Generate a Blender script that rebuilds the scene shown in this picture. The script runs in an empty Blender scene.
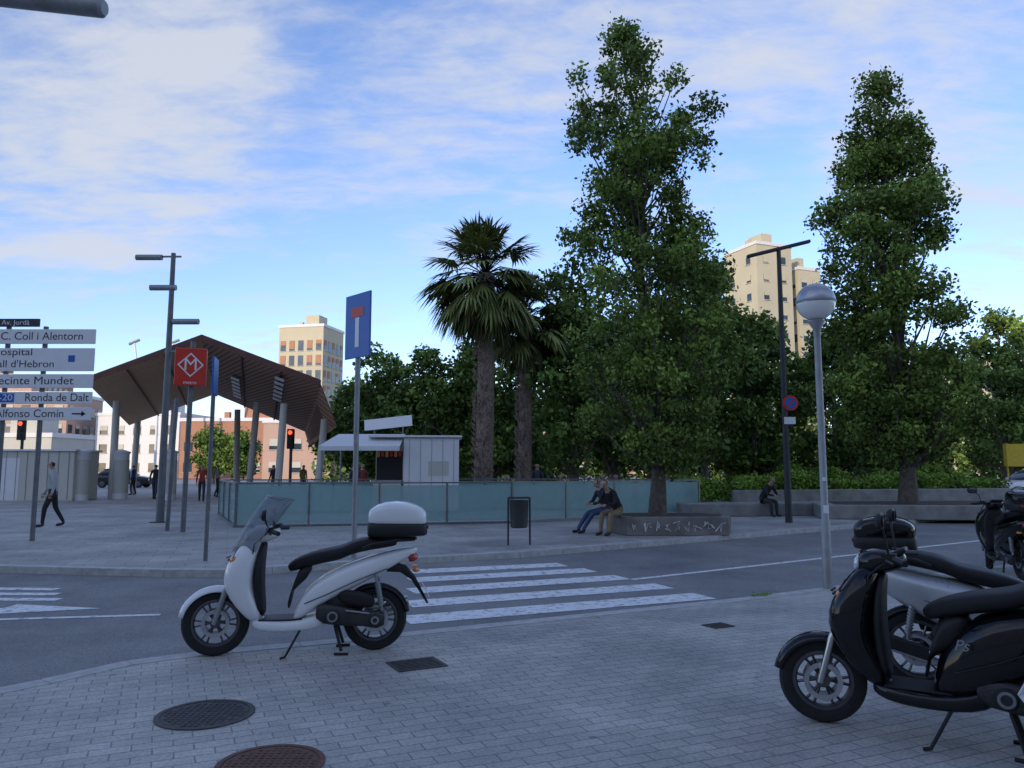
import bpy, math, random
import numpy as np
from mathutils import Vector, Matrix, Euler
R=math.radians
random.seed(7)
scene=bpy.context.scene
COL=scene.collection

# ------------------------------------------------------------------ materials
def nt(m):
    m.use_nodes=True
    return m.node_tree.nodes,m.node_tree.links
def mat(name,col,rough=0.5,metal=0.0,var=0.12,scale=6.0,bump=0.0,bscale=60,coat=0.0,spec=0.5):
    m=bpy.data.materials.new(name); n,l=nt(m); b=n['Principled BSDF']
    b.inputs['Roughness'].default_value=rough; b.inputs['Metallic'].default_value=metal
    b.inputs['Coat Weight'].default_value=coat; b.inputs['Coat Roughness'].default_value=0.05
    b.inputs['Specular IOR Level'].default_value=spec
    tc=n.new('ShaderNodeTexCoord'); no=n.new('ShaderNodeTexNoise'); no.inputs['Scale'].default_value=scale; no.inputs['Detail'].default_value=5
    l.new(tc.outputs['Object'],no.inputs['Vector'])
    r=n.new('ShaderNodeValToRGB'); r.color_ramp.elements[0].position=0.3; r.color_ramp.elements[1].position=0.7
    r.color_ramp.elements[0].color=[c*(1-var) for c in col]+[1]; r.color_ramp.elements[1].color=[min(1,c*(1+var)) for c in col]+[1]
    l.new(no.outputs['Fac'],r.inputs['Fac']); l.new(r.outputs['Color'],b.inputs['Base Color'])
    rr=n.new('ShaderNodeMapRange'); rr.inputs['To Min'].default_value=max(0.02,rough*0.8); rr.inputs['To Max'].default_value=min(1,rough*1.25)
    l.new(no.outputs['Fac'],rr.inputs['Value']); l.new(rr.outputs['Result'],b.inputs['Roughness'])
    if bump>0:
        n2=n.new('ShaderNodeTexNoise'); n2.inputs['Scale'].default_value=bscale; n2.inputs['Detail'].default_value=4
        l.new(tc.outputs['Object'],n2.inputs['Vector'])
        bp=n.new('ShaderNodeBump'); bp.inputs['Strength'].default_value=bump; bp.inputs['Distance'].default_value=0.02
        l.new(n2.outputs['Fac'],bp.inputs['Height']); l.new(bp.outputs['Normal'],b.inputs['Normal'])
    return m
def emis(name,col,s):
    m=bpy.data.materials.new(name); n,l=nt(m); b=n['Principled BSDF']
    b.inputs['Base Color'].default_value=(*col,1); b.inputs['Emission Color'].default_value=(*col,1); b.inputs['Emission Strength'].default_value=s
    return m
def glass(name,col,alpha,rough=0.05,dv=.15):
    m=bpy.data.materials.new(name); n,l=nt(m); b=n['Principled BSDF']
    b.inputs['Base Color'].default_value=(*col,1); b.inputs['Roughness'].default_value=rough
    no=n.new('ShaderNodeTexNoise'); no.inputs['Scale'].default_value=1.3; no.inputs['Detail'].default_value=5
    tc=n.new('ShaderNodeTexCoord'); l.new(tc.outputs['Object'],no.inputs['Vector'])
    mr=n.new('ShaderNodeMapRange'); mr.inputs['To Min'].default_value=max(0,alpha-dv); mr.inputs['To Max'].default_value=min(1,alpha+dv)
    l.new(no.outputs['Fac'],mr.inputs['Value']); l.new(mr.outputs['Result'],b.inputs['Alpha'])
    return m
def paving(name,c1,c2,mortar,ang,bw,bh,ms=0.006):
    m=bpy.data.materials.new(name); n,l=nt(m); b=n['Principled BSDF']
    g=n.new('ShaderNodeNewGeometry'); mp=n.new('ShaderNodeMapping'); mp.inputs['Rotation'].default_value=(0,0,R(ang))
    l.new(g.outputs['Position'],mp.inputs['Vector'])
    wn=n.new('ShaderNodeTexNoise'); wn.inputs['Scale'].default_value=3.0
    l.new(g.outputs['Position'],wn.inputs['Vector'])
    wm=n.new('ShaderNodeVectorMath'); wm.operation='MULTIPLY_ADD'; wm.inputs[1].default_value=(0.02,0.02,0)
    l.new(wn.outputs['Color'],wm.inputs[0]); l.new(mp.outputs['Vector'],wm.inputs[2])
    br=n.new('ShaderNodeTexBrick'); br.inputs['Scale'].default_value=1; br.inputs['Brick Width'].default_value=bw; br.inputs['Row Height'].default_value=bh
    br.inputs['Mortar Size'].default_value=ms; br.inputs['Mortar Smooth'].default_value=0.4; br.inputs['Bias'].default_value=0
    br.inputs['Color1'].default_value=(*c1,1); br.inputs['Color2'].default_value=(*c2,1); br.inputs['Mortar'].default_value=(*mortar,1)
    l.new(wm.outputs['Vector'],br.inputs['Vector'])
    n1=n.new('ShaderNodeTexNoise'); n1.inputs['Scale'].default_value=0.55; n1.inputs['Detail'].default_value=8; n1.inputs['Roughness'].default_value=0.70
    l.new(g.outputs['Position'],n1.inputs['Vector'])
    rp=n.new('ShaderNodeValToRGB'); rp.color_ramp.elements[0].position=0.33; rp.color_ramp.elements[0].color=(0.56,0.56,0.57,1); rp.color_ramp.elements[1].position=0.66; rp.color_ramp.elements[1].color=(1.16,1.14,1.10,1)
    l.new(n1.outputs['Fac'],rp.inputs['Fac'])
    n3=n.new('ShaderNodeTexNoise'); n3.inputs['Scale'].default_value=45; n3.inputs['Detail'].default_value=3
    l.new(g.outputs['Position'],n3.inputs['Vector'])
    r3=n.new('ShaderNodeValToRGB'); r3.color_ramp.elements[0].position=0.35; r3.color_ramp.elements[0].color=(0.78,0.78,0.78,1); r3.color_ramp.elements[1].position=0.6; r3.color_ramp.elements[1].color=(1.05,1.05,1.05,1)
    l.new(n3.outputs['Fac'],r3.inputs['Fac'])
    vo=n.new('ShaderNodeTexVoronoi'); vo.inputs['Scale'].default_value=2.3; l.new(g.outputs['Position'],vo.inputs['Vector'])
    r4=n.new('ShaderNodeValToRGB'); r4.color_ramp.elements[0].position=0.045; r4.color_ramp.elements[0].color=(0.55,0.55,0.55,1); r4.color_ramp.elements[1].position=0.07; r4.color_ramp.elements[1].color=(1,1,1,1)
    l.new(vo.outputs['Distance'],r4.inputs['Fac'])
    def mul(a,bb):
        x=n.new('ShaderNodeMix'); x.data_type='RGBA'; x.blend_type='MULTIPLY'; x.inputs[0].default_value=1
        l.new(a,x.inputs[6]); l.new(bb,x.inputs[7]); return x.outputs[2]
    c=mul(mul(mul(br.outputs['Color'],rp.outputs['Color']),r3.outputs['Color']),r4.outputs['Color'])
    l.new(c,b.inputs['Base Color'])
    mr=n.new('ShaderNodeMapRange'); mr.inputs['To Min'].default_value=0.5; mr.inputs['To Max'].default_value=0.85; l.new(n1.outputs['Fac'],mr.inputs['Value']); l.new(mr.outputs['Result'],b.inputs['Roughness'])
    bp=n.new('ShaderNodeBump'); bp.invert=True; bp.inputs['Strength'].default_value=0.6; bp.inputs['Distance'].default_value=0.01
    l.new(br.outputs['Fac'],bp.inputs['Height']); l.new(bp.outputs['Normal'],b.inputs['Normal'])
    return m
def asphalt(name,col):
    m=bpy.data.materials.new(name); n,l=nt(m); b=n['Principled BSDF']
    g=n.new('ShaderNodeNewGeometry')
    a=n.new('ShaderNodeTexNoise'); a.inputs['Scale'].default_value=70; a.inputs['Detail'].default_value=4; l.new(g.outputs['Position'],a.inputs['Vector'])
    c=n.new('ShaderNodeTexNoise'); c.inputs['Scale'].default_value=0.5; c.inputs['Detail'].default_value=8; c.inputs['Roughness'].default_value=0.68; l.new(g.outputs['Position'],c.inputs['Vector'])
    r1=n.new('ShaderNodeValToRGB'); r1.color_ramp.elements[0].position=.35; r1.color_ramp.elements[1].position=.65
    r1.color_ramp.elements[0].color=[x*0.7 for x in col]+[1]; r1.color_ramp.elements[1].color=[x*1.3 for x in col]+[1]
    r2=n.new('ShaderNodeValToRGB'); r2.color_ramp.elements[0].position=.35; r2.color_ramp.elements[1].position=.65
    r2.color_ramp.elements[0].color=(.70,.70,.71,1); r2.color_ramp.elements[1].color=(1.18,1.17,1.14,1)
    l.new(a.outputs['Fac'],r1.inputs['Fac']); l.new(c.outputs['Fac'],r2.inputs['Fac'])
    x=n.new('ShaderNodeMix'); x.data_type='RGBA'; x.blend_type='MULTIPLY'; x.inputs[0].default_value=1
    l.new(r1.outputs['Color'],x.inputs[6]); l.new(r2.outputs['Color'],x.inputs[7]); l.new(x.outputs[2],b.inputs['Base Color'])
    b.inputs['Roughness'].default_value=0.8
    bp=n.new('ShaderNodeBump'); bp.inputs['Strength'].default_value=0.35; bp.inputs['Distance'].default_value=0.01
    l.new(a.outputs['Fac'],bp.inputs['Height']); l.new(bp.outputs['Normal'],b.inputs['Normal'])
    return m
def worn_paint(name,col):
    m=bpy.data.materials.new(name); n,l=nt(m); b=n['Principled BSDF']
    g=n.new('ShaderNodeNewGeometry'); a=n.new('ShaderNodeTexNoise'); a.inputs['Scale'].default_value=9; a.inputs['Detail'].default_value=9; a.inputs['Roughness'].default_value=0.78
    l.new(g.outputs['Position'],a.inputs['Vector'])
    r1=n.new('ShaderNodeValToRGB'); r1.color_ramp.elements[0].position=.37; r1.color_ramp.elements[1].position=.49
    r1.color_ramp.elements[0].color=(.22,.225,.23,1); r1.color_ramp.elements[1].color=(*col,1)
    l.new(a.outputs['Fac'],r1.inputs['Fac']); l.new(r1.outputs['Color'],b.inputs['Base Color']); b.inputs['Roughness'].default_value=.7
    return m
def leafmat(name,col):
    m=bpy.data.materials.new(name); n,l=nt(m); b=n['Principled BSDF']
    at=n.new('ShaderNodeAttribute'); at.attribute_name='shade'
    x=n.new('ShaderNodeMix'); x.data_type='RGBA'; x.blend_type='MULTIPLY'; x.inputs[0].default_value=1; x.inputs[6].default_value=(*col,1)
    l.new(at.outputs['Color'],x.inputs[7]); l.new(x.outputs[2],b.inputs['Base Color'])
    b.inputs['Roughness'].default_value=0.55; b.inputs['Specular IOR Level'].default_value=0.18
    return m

M={}
M['white']=mat('scooter_white_paint',(.80,.81,.82),.22,.0,.02,coat=.6)
M['silver']=mat('scooter_silver_paint',(.42,.44,.46),.28,.3,.03,coat=.5)
M['blackpaint']=mat('scooter_black_paint',(.006,.006,.007),.08,0,.2,spec=.5)
M['navy']=mat('scooter_dark_grey_paint',(.02,.022,.028),.15,0,.2)
M['plastic']=mat('black_plastic',(.018,.018,.019),.5,0,.25,bump=.1,spec=.35)
M['seat']=mat('seat_vinyl',(.010,.010,.011),.5,0,.2,bump=.3,bscale=200,spec=.35)
M['rubber']=mat('tyre_rubber',(.016,.016,.017),.85,0,.25,bump=.4,bscale=90)
M['rim']=mat('cast_rim',(.13,.13,.135),.35,.8,.1)
M['steel']=mat('brushed_steel',(.55,.55,.56),.28,1,.1)
M['chrome']=mat('mirror_chrome',(.8,.8,.8),.06,1,.02)
M['engine']=mat('engine_alloy',(.05,.05,.053),.45,.5,.2,bump=.3)
M['shield']=glass('windscreen',(.22,.26,.30),.42,.04,.05)
M['lens']=mat('headlight_lens',(.75,.8,.85),.06,.3,.1,coat=1)
M['red']=mat('red_lens',(.45,.01,.01),.15,0,.1,coat=1)
M['orange']=mat('orange_lens',(.7,.22,.02),.2,0,.1,coat=1)
M['plate']=mat('number_plate_white',(.75,.75,.74),.4,0,.03)
M['ink']=mat('black_ink',(.015,.015,.015),.5,0,.05)
M['galv']=mat('galvanised_steel',(.30,.31,.32),.5,.5,.15,bump=.1)
M['greypole']=mat('grey_painted_pole',(.16,.17,.18),.5,.3,.18,bump=.1)
M['darkpole']=mat('dark_painted_pole',(.05,.052,.056),.5,.3,.2,bump=.1)
M['signwhite']=mat('sign_white',(.78,.79,.80),.35,0,.03)
M['signblue']=mat('sign_blue',(.02,.12,.46),.35,0,.05)
M['signred']=mat('sign_red',(.60,.035,.02),.35,0,.05)
M['globe']=mat('opal_globe',(.82,.82,.80),.2,0,.03,coat=.5)
M['globecap']=mat('silvered_globe_cap',(.42,.43,.45),.25,.6,.1)
M['concrete']=mat('concrete',(.26,.255,.24),.8,0,.25,3,.4)
M['kerb']=mat('granite_kerb',(.46,.455,.44),.75,0,.2,8,.3)
M['darkgrate']=mat('cast_iron',(.085,.083,.08),.6,.4,.3,20,.5)
M['rustgrate']=mat('rusty_cast_iron',(.16,.085,.065),.7,.3,.3,20,.5)
M['glassrail']=glass('frosted_teal_glass',(.34,.53,.52),.60,.08,.28)
M['steelrail']=mat('rail_steel',(.2,.22,.23),.4,.7,.1)
M['bark']=mat('bark',(.12,.10,.08),.9,0,.4,9,.8,30)
M['palmbark']=mat('palm_bark',(.21,.155,.12),.9,0,.5,14,.9,22)
M['leaf']=leafmat('leaves_poplar',(.150,.225,.050))
M['leafdark']=leafmat('leaves_dark',(.110,.180,.042))
M['leafpalm']=leafmat('palm_fronds',(.19,.23,.075))
M['leafhedge']=leafmat('hedge_leaves',(.16,.27,.045))
M['skin']=mat('skin',(.42,.25,.18),.5,0,.06)
M['hair']=mat('hair_dark',(.015,.011,.009),.5,0,.2)
M['shoe']=mat('shoe',(.03,.03,.03),.6,0,.2)
M['win']=mat('window_glass',(.05,.07,.09),.08,.2,.3,1)
M['beige']=mat('beige_render',(.52,.47,.34),.85,0,.06,.3)
M['brick']=mat('brick_facade',(.42,.21,.13),.85,0,.12,.5)
M['creamwall']=mat('cream_panels',(.55,.53,.46),.8,0,.06,.6)
M['whitewall']=mat('white_panels',(.72,.72,.72),.6,0,.04,1.2)
M['pinkwall']=mat('pink_render',(.50,.34,.27),.85,0,.08,.4)

# ------------------------------------------------------------------ mesh builder
class MB:
    def __init__(s): s.v=[]; s.f=[]; s.m=[]
    def add(s,vs,fs,mi=0):
        o=len(s.v); s.v+= [tuple(p) for p in vs]; s.f+=[tuple(i+o for i in f) for f in fs]; s.m+=[mi]*len(fs); return s
    def box(s,c,d,mi=0,rot=None):
        vs=[]
        for x in(-.5,.5):
            for y in(-.5,.5):
                for z in(-.5,.5): vs.append(Vector((x*d[0],y*d[1],z*d[2])))
        if rot is not None:
            E=Euler(rot).to_matrix(); vs=[E@p for p in vs]
        vs=[p+Vector(c) for p in vs]
        return s.add(vs,[(0,1,3,2),(4,6,7,5),(0,4,5,1),(2,3,7,6),(0,2,6,4),(1,5,7,3)],mi)
    def tube(s,path,rad,seg=10,mi=0,cap=True):
        path=[Vector(p) for p in path]
        if not hasattr(rad,'__len__'): rad=[rad]*len(path)
        vs=[];fs=[]; up=None
        for i,p in enumerate(path):
            if i==0:d=path[1]-p
            elif i==len(path)-1:d=p-path[i-1]
            else:d=(path[i+1]-p).normalized()+(p-path[i-1]).normalized()
            d.normalize()
            if up is None:
                up=Vector((0,0,1)) if abs(d.z)<.9 else Vector((1,0,0))
            a=d.cross(up).normalized(); b=a.cross(d).normalized(); up=b
            for k in range(seg):
                t=2*math.pi*k/seg; vs.append(p+(a*math.cos(t)+b*math.sin(t))*rad[i])
        for i in range(len(path)-1):
            for k in range(seg):
                k2=(k+1)%seg; fs.append((i*seg+k,i*seg+k2,(i+1)*seg+k2,(i+1)*seg+k))
        if cap: fs.append(tuple(range(seg))[::-1]); fs.append(tuple((len(path)-1)*seg+k for k in range(seg)))
        return s.add(vs,fs,mi)
    def loft(s,secs,seg=20,mi=0):
        vs=[];fs=[]
        for sc in secs:
            cx,cz,hw,hh=sc[:4]; a=R(sc[4]) if len(sc)>4 else 0; e=sc[5] if len(sc)>5 else 2.6; cy=sc[6] if len(sc)>6 else 0
            for k in range(seg):
                t=2*math.pi*k/seg; c=math.cos(t); q=math.sin(t)
                y=hw*math.copysign(abs(c)**(2/e),c); w=hh*math.copysign(abs(q)**(2/e),q)
                vs.append((cx+w*math.sin(a),cy+y,cz+w*math.cos(a)))
        n=len(secs)
        for i in range(n-1):
            for k in range(seg):
                k2=(k+1)%seg; fs.append((i*seg+k,i*seg+k2,(i+1)*seg+k2,(i+1)*seg+k))
        fs.append(tuple(range(seg))[::-1]); fs.append(tuple((n-1)*seg+k for k in range(seg)))
        return s.add(vs,fs,mi)
    def rev(s,prof,c=(0,0,0),axis='z',seg=32,mi=0):
        vs=[];fs=[]
        for r,h in prof:
            for k in range(seg):
                t=2*math.pi*k/seg
                x,y,z=r*math.cos(t),r*math.sin(t),h
                if axis=='y': x,y,z=x,z,y
                if axis=='x': x,y,z=z,x,y
                vs.append((x+c[0],y+c[1],z+c[2]))
        for i in range(len(prof)-1):
            for k in range(seg):
                k2=(k+1)%seg; fs.append((i*seg+k,i*seg+k2,(i+1)*seg+k2,(i+1)*seg+k))
        return s.add(vs,fs,mi)
    def prism(s,poly,z0,z1,mi=0):
        n=len(poly); vs=[(x,y,z0) for x,y in poly]+[(x,y,z1) for x,y in poly]
        fs=[tuple(range(n,2*n)),tuple(range(n))[::-1]]+[(i,(i+1)%n,(i+1)%n+n,i+n) for i in range(n)]
        return s.add(vs,fs,mi)
    def obj(s,name,mats,parent=None,smooth=False,sub=0,bevel=0,loc=None,rot=None):
        me=bpy.data.meshes.new(name); me.from_pydata(s.v,[],s.f)
        if not isinstance(mats,(list,tuple)): mats=[mats]
        for q in mats: me.materials.append(M[q] if isinstance(q,str) else q)
        me.polygons.foreach_set('material_index',s.m)
        import bmesh
        bm=bmesh.new(); bm.from_mesh(me); bmesh.ops.recalc_face_normals(bm,faces=bm.faces); bm.to_mesh(me); bm.free()
        if smooth:
            me.polygons.foreach_set('use_smooth',[True]*len(me.polygons))
        o=bpy.data.objects.new(name,me); COL.objects.link(o)
        if bevel:
            b=o.modifiers.new('b','BEVEL'); b.width=bevel; b.segments=2; b.limit_method='ANGLE'
        if sub:
            b=o.modifiers.new('s','SUBSURF'); b.levels=sub; b.render_levels=sub
        if smooth and not sub:
            try:
                me.set_sharp_from_angle(angle=R(40))
            except Exception: pass
        if parent: o.parent=parent
        if loc: o.location=loc
        if rot: o.rotation_euler=rot
        return o
def empty(name,loc=(0,0,0),rz=0,sc=1):
    e=bpy.data.objects.new(name,None); e.location=loc; e.rotation_euler=(0,0,rz); e.scale=(sc,sc,sc); e.empty_display_size=.2; COL.objects.link(e); return e
def text(name,body,loc,rot,h,m,parent,width=None,align='LEFT'):
    c=bpy.data.curves.new(name,'FONT'); c.body=body; c.size=h; c.align_x=align; c.align_y='CENTER'
    c.materials.append(M[m]); o=bpy.data.objects.new(name,c); COL.objects.link(o); o.location=loc; o.rotation_euler=rot; o.parent=parent
    if width:
        bpy.context.view_layer.update(); o.scale.x=width/max(.01,o.dimensions.x)
    return o

# ------------------------------------------------------------------ camera
cam=bpy.data.cameras.new('camera'); co=bpy.data.objects.new('camera',cam); COL.objects.link(co)
co.location=(0,0,1.6); co.rotation_euler=(R(96.23),0,0); cam.sensor_width=36; cam.lens=27.03; cam.clip_end=3000; cam.clip_start=.05
scene.camera=co
scene.view_settings.view_transform='Standard'; scene.view_settings.look='None'; scene.view_settings.exposure=0

# ------------------------------------------------------------------ sky
SUN_EL=14
sd=Vector((-.5,-.86,0)).normalized()*math.cos(R(SUN_EL)); sd.z=math.sin(R(SUN_EL))
w=bpy.data.worlds.new('World'); scene.world=w; w.use_nodes=True; n=w.node_tree.nodes; l=w.node_tree.links
bg=n['Background']; SKY=0.30; bg.inputs['Strength'].default_value=SKY
sky=n.new('ShaderNodeTexSky'); sky.sky_type='NISHITA'; sky.sun_disc=False; sky.sun_elevation=R(SUN_EL); sky.sun_rotation=math.atan2(sd.x,sd.y)
sky.air_density=1.0; sky.dust_density=0.3; sky.ozone_density=2.0
tc=n.new('ShaderNodeTexCoord'); sep=n.new('ShaderNodeSeparateXYZ'); l.new(tc.outputs['Generated'],sep.inputs[0])
def mth(op,a,b=None,c=None):
    x=n.new('ShaderNodeMath'); x.operation=op
    for i,q in enumerate((a,b,c)):
        if q is None: continue
        if isinstance(q,(int,float)): x.inputs[i].default_value=q
        else: l.new(q,x.inputs[i])
    return x.outputs[0]
zc=mth('ADD',mth('MAXIMUM',sep.outputs['Z'],0.0),0.16)
cx=mth('DIVIDE',sep.outputs['X'],zc); cy=mth('DIVIDE',sep.outputs['Y'],zc)
cb=n.new('ShaderNodeCombineXYZ'); l.new(cx,cb.inputs[0]); l.new(cy,cb.inputs[1])
mp=n.new('ShaderNodeMapping'); mp.inputs['Rotation'].default_value=(0,0,R(24)); mp.inputs['Scale'].default_value=(.65,1.25,1); mp.inputs['Location'].default_value=(1.3,.4,0)
l.new(cb.outputs[0],mp.inputs['Vector'])
n1=n.new('ShaderNodeTexNoise'); n1.inputs['Scale'].default_value=1.6; n1.inputs['Detail'].default_value=5; n1.inputs['Roughness'].default_value=.58; n1.inputs['Distortion'].default_value=.4
l.new(mp.outputs[0],n1.inputs['Vector'])
n2=n.new('ShaderNodeTexNoise'); n2.inputs['Scale'].default_value=8; n2.inputs['Detail'].default_value=7; n2.inputs['Roughness'].default_value=.65; n2.inputs['Distortion'].default_value=.3
l.new(mp.outputs[0],n2.inputs['Vector'])
comb=mth('ADD',mth('MULTIPLY',n1.outputs['Fac'],.66),mth('MULTIPLY',n2.outputs['Fac'],.34))
# broad weather pattern: parts of the sky where the cloud deck is thicker
for d,c0,wt in (((-.588,.95,.50),.965,.10),((-.30,.948,.53),.965,.09),((-.02,.955,.46),.975,.10),((.615,.962,.405),.98,.10),((.33,.948,.54),.97,.05),((-.60,.975,.27),.985,.06),((.1,.3,.95),.80,.08),((-.6,-.5,.6),.8,.10),((.6,-.4,.6),.8,.08)):
    v=Vector(d).normalized(); dp=n.new('ShaderNodeVectorMath'); dp.operation='DOT_PRODUCT'; l.new(tc.outputs['Generated'],dp.inputs[0]); dp.inputs[1].default_value=v
    mr=n.new('ShaderNodeMapRange'); mr.interpolation_type='SMOOTHSTEP'; mr.inputs['From Min'].default_value=c0; mr.inputs['From Max'].default_value=1; mr.inputs['To Max'].default_value=wt
    l.new(dp.outputs['Value'],mr.inputs['Value']); comb=mth('ADD',comb,mr.outputs['Result'])
rp=n.new('ShaderNodeValToRGB'); rp.color_ramp.elements[0].position=.49; rp.color_ramp.elements[1].position=.72; rp.color_ramp.interpolation='EASE'
rp.color_ramp.elements[0].color=(0,0,0,1); rp.color_ramp.elements[1].color=(1,1,1,1); l.new(comb,rp.inputs['Fac'])
cf=mth('MULTIPLY',rp.outputs['Color'],.85)
ti=n.new('ShaderNodeMix'); ti.data_type='RGBA'; ti.blend_type='MULTIPLY'; ti.inputs[0].default_value=1; l.new(sky.outputs[0],ti.inputs[6]); ti.inputs[7].default_value=(.78,.78,.98,1)
mx=n.new('ShaderNodeMix'); mx.data_type='RGBA'; l.new(cf,mx.inputs[0]); l.new(ti.outputs[2],mx.inputs[6]); mx.inputs[7].default_value=(.70/SKY,.73/SKY,.80/SKY,1)
l.new(mx.outputs[2],bg.inputs['Color'])
sl=bpy.data.lights.new('sun','SUN'); sl.energy=3.0; sl.angle=R(.5); sl.color=(1,.84,.62)
so=bpy.data.objects.new('sun',sl); COL.objects.link(so); so.rotation_euler=(-sd).to_track_quat('-Z','Y').to_euler()

# ------------------------------------------------------------------ ground
PLZ=0.08
M['asphalt']=asphalt('asphalt',(.23,.23,.23))
M['pave_near']=paving('paving_blocks',(.45,.44,.42),(.54,.525,.49),(.26,.255,.245),-24,.22,.11,.005)
M['pave_plaza']=paving('plaza_paving',(.40,.39,.37),(.48,.465,.44),(.24,.235,.225),-20,.60,.40,.008)
M['paint']=worn_paint('road_paint',(.80,.81,.82))
MB().add([(-900,-300,-.02),(900,-300,-.02),(900,1500,-.02),(-900,1500,-.02)],[(0,1,2,3)]).obj('road','asphalt')
near=[(-30,-10),(-14,-1.2),(-9,2.0),(-5.4,4.3),(-3.95,5.3),(-3.45,5.95),(-3.1,6.5),(-2.6,6.85),(-1.9,7.15),(-1.06,7.55),(2.9,9.6),(8.5,13.0),(40,33),(60,-10)]
MB().prism(near,-.12,0).obj('near_pavement','pave_near')
def strip(line,wd,z0,z1,off=0):
    mb=MB(); pts=[Vector((x,y,0)) for x,y in line]; L=[];Rr=[]
    for i,p in enumerate(pts):
        d=(pts[min(i+1,len(pts)-1)]-pts[max(i-1,0)]).normalized(); nn=Vector((-d.y,d.x,0))
        L.append(p+nn*(off+wd)); Rr.append(p+nn*off)
    for i in range(len(pts)-1):
        seglen=(pts[i+1]-pts[i]).length; k=max(1,int(seglen/1.0))
        for j in range(k):
            a,b=j/k,(j+1)/k; g=.004/seglen
            q=[Rr[i].lerp(Rr[i+1],a+g),Rr[i].lerp(Rr[i+1],b-g),L[i].lerp(L[i+1],b-g),L[i].lerp(L[i+1],a+g)]
            mb.prism([(v.x,v.y) for v in q],z0,z1)
    return mb
strip(near[1:13],.18,-.1,.006,-.02).obj('kerb','kerb')
plaza=[(-60,21),(-20,14.2),(-7.9,12.2),(-5.2,11.75),(-4.3,11.75),(-3.7,12.1),(-1.9,13.2),(.14,14.2),(14.6,25),(60,59),(120,104),(120,260),(-120,260),(-120,30)]
MB().prism(plaza,-.1,PLZ).obj('plaza','pave_plaza')
strip(plaza[:10],.20,-.1,PLZ+.006,-.02).obj('kerb','kerb')
RZ=-.016
mb=MB()
def stripe(a,b,wd):
    a=Vector(a);b=Vector(b);d=(b-a).normalized();q=Vector((-d.y,d.x))*wd/2
    mb.add([(*(a-q),RZ),(*(b-q),RZ),(*(b+q),RZ),(*(a+q),RZ)],[(0,1,2,3)])
for a,b in [((-1.15,8.45),(2.45,10.02)),((-1.25,9.42),(2.1,10.85)),((-1.34,10.4),(1.65,11.7)),((-1.48,11.4),(1.25,12.5)),((-1.6,12.3),(.85,13.2))]:
    stripe(a,b,.48)
mb.obj('zebra_crossing','paint')
mb=MB()
stripe((1.75,11.45),(7.6,15.5),.12)
stripe((7.6,15.5),(30,31),.12)
stripe((-1.0,7.75),(2.9,9.8),.10)
mb.obj('lane_marking','paint')
mb=MB()
for i in range(3):
    stripe((-9.5+i*.25,9.75+i*.48),(-5.6-i*.25,9.75+i*.40),.20)
stripe((-9,7.9),(-3.9,8.75),.1)
mb.obj('hatched_marking','paint')
mb=MB(); mb.add([(-8.6,8.75,RZ),(-5.9,8.98,RZ),(-5.9,9.15,RZ),(-8.6,8.95,RZ)],[(0,1,2,3)])
mb.add([(-5.9+.0,8.74,RZ),(-4.75,9.14,RZ),(-5.9,9.40,RZ)],[(0,1,2)]); mb.add([(-7.6,9.0,RZ),(-7.3,9.03,RZ),(-6.5,9.45,RZ),(-6.8,9.45,RZ)],[(0,1,2,3)]); mb.obj('lane_arrow','paint')
def disc(name,c,r,m,z=.004,frame=True):
    mb=MB(); mb.rev([(0.001,0.0),(r*.86,0.0),(r*.87,-.003),(r*.9,-.003),(r*.9,.002),(r,.002),(r,-.01)],(c[0],c[1],z+.003),seg=48)
    for i in range(-6,7):
        hw=math.sqrt(max(0,(r*.8)**2-(i*r*.13)**2)); k=int(hw/(r*.13))
        for j in range(-k,k+1): mb.box((c[0]+j*r*.13,c[1]+i*r*.13,z+.005),(r*.07,r*.07,.004))
    return mb.obj(name,m)
disc('manhole_cover',(-2.0,5.22),.31,'darkgrate')
disc('manhole_cover',(-1.31,4.37),.29,'rustgrate')
def grate(c,s,ang):
    mb=MB(); mb.box((0,0,0),(s,s*.8,.008))
    for i in range(7): mb.box((0,(i-3)*s*.1,.006),(s*.85,s*.04,.005))
    mb.obj('drain_grate','darkgrate',loc=(c[0],c[1],.005),rot=(0,0,R(ang)))
grate((-.78,6.5),.42,27); grate((2.1,8.05),.26,27)

# ------------------------------------------------------------------ scooter
def wheel(par,x,r,y=0,name='wheel',steer=0):
    e=empty(name,(x,y,r)); e.parent=par; e.rotation_euler=(0,0,steer)
    mb=MB(); tr=.052
    prof=[(r-tr*1.55,-.03),(r-tr*1.5,-.042),(r-tr*.9,-.052),(r-tr*.35,-.045),(r-.008,-.026),(r,-.008),(r,.008),(r-.008,.026),(r-tr*.35,.045),(r-tr*.9,.052),(r-tr*1.5,.042),(r-tr*1.55,.03)]
    mb.rev(prof,axis='y',seg=48); mb.obj('tyre','rubber',e,True)
    mb=MB(); ri=r-tr*1.5
    mb.rev([(ri+.006,-.034),(ri-.02,-.036),(ri-.028,-.02),(ri-.03,.02),(ri-.02,.036),(ri+.006,.034)],axis='y',seg=48)
    for k in range(6):
        a=2*math.pi*k/6
        for da in(-.16,.16):
            mb.tube([(.035*math.cos(a),0,.035*math.sin(a)),((ri-.02)*math.cos(a+da),0,(ri-.02)*math.sin(a+da))],[.012,.009],6)
    mb.rev([(.001,-.05),(.04,-.05),(.045,-.03),(.045,.03),(.04,.05),(.001,.05)],axis='y',seg=20); mb.obj('rim','rim',e,True)
    mb=MB(); mb.rev([(.085,.056),(.115,.056),(.115,.06),(.085,.06),(.085,.056)],axis='y',seg=36); mb.rev([(.085,-.056),(.115,-.056),(.115,-.06),(.085,-.06),(.085,-.056)],axis='y',seg=36); mb.obj('brake_disc','steel',e)
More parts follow.
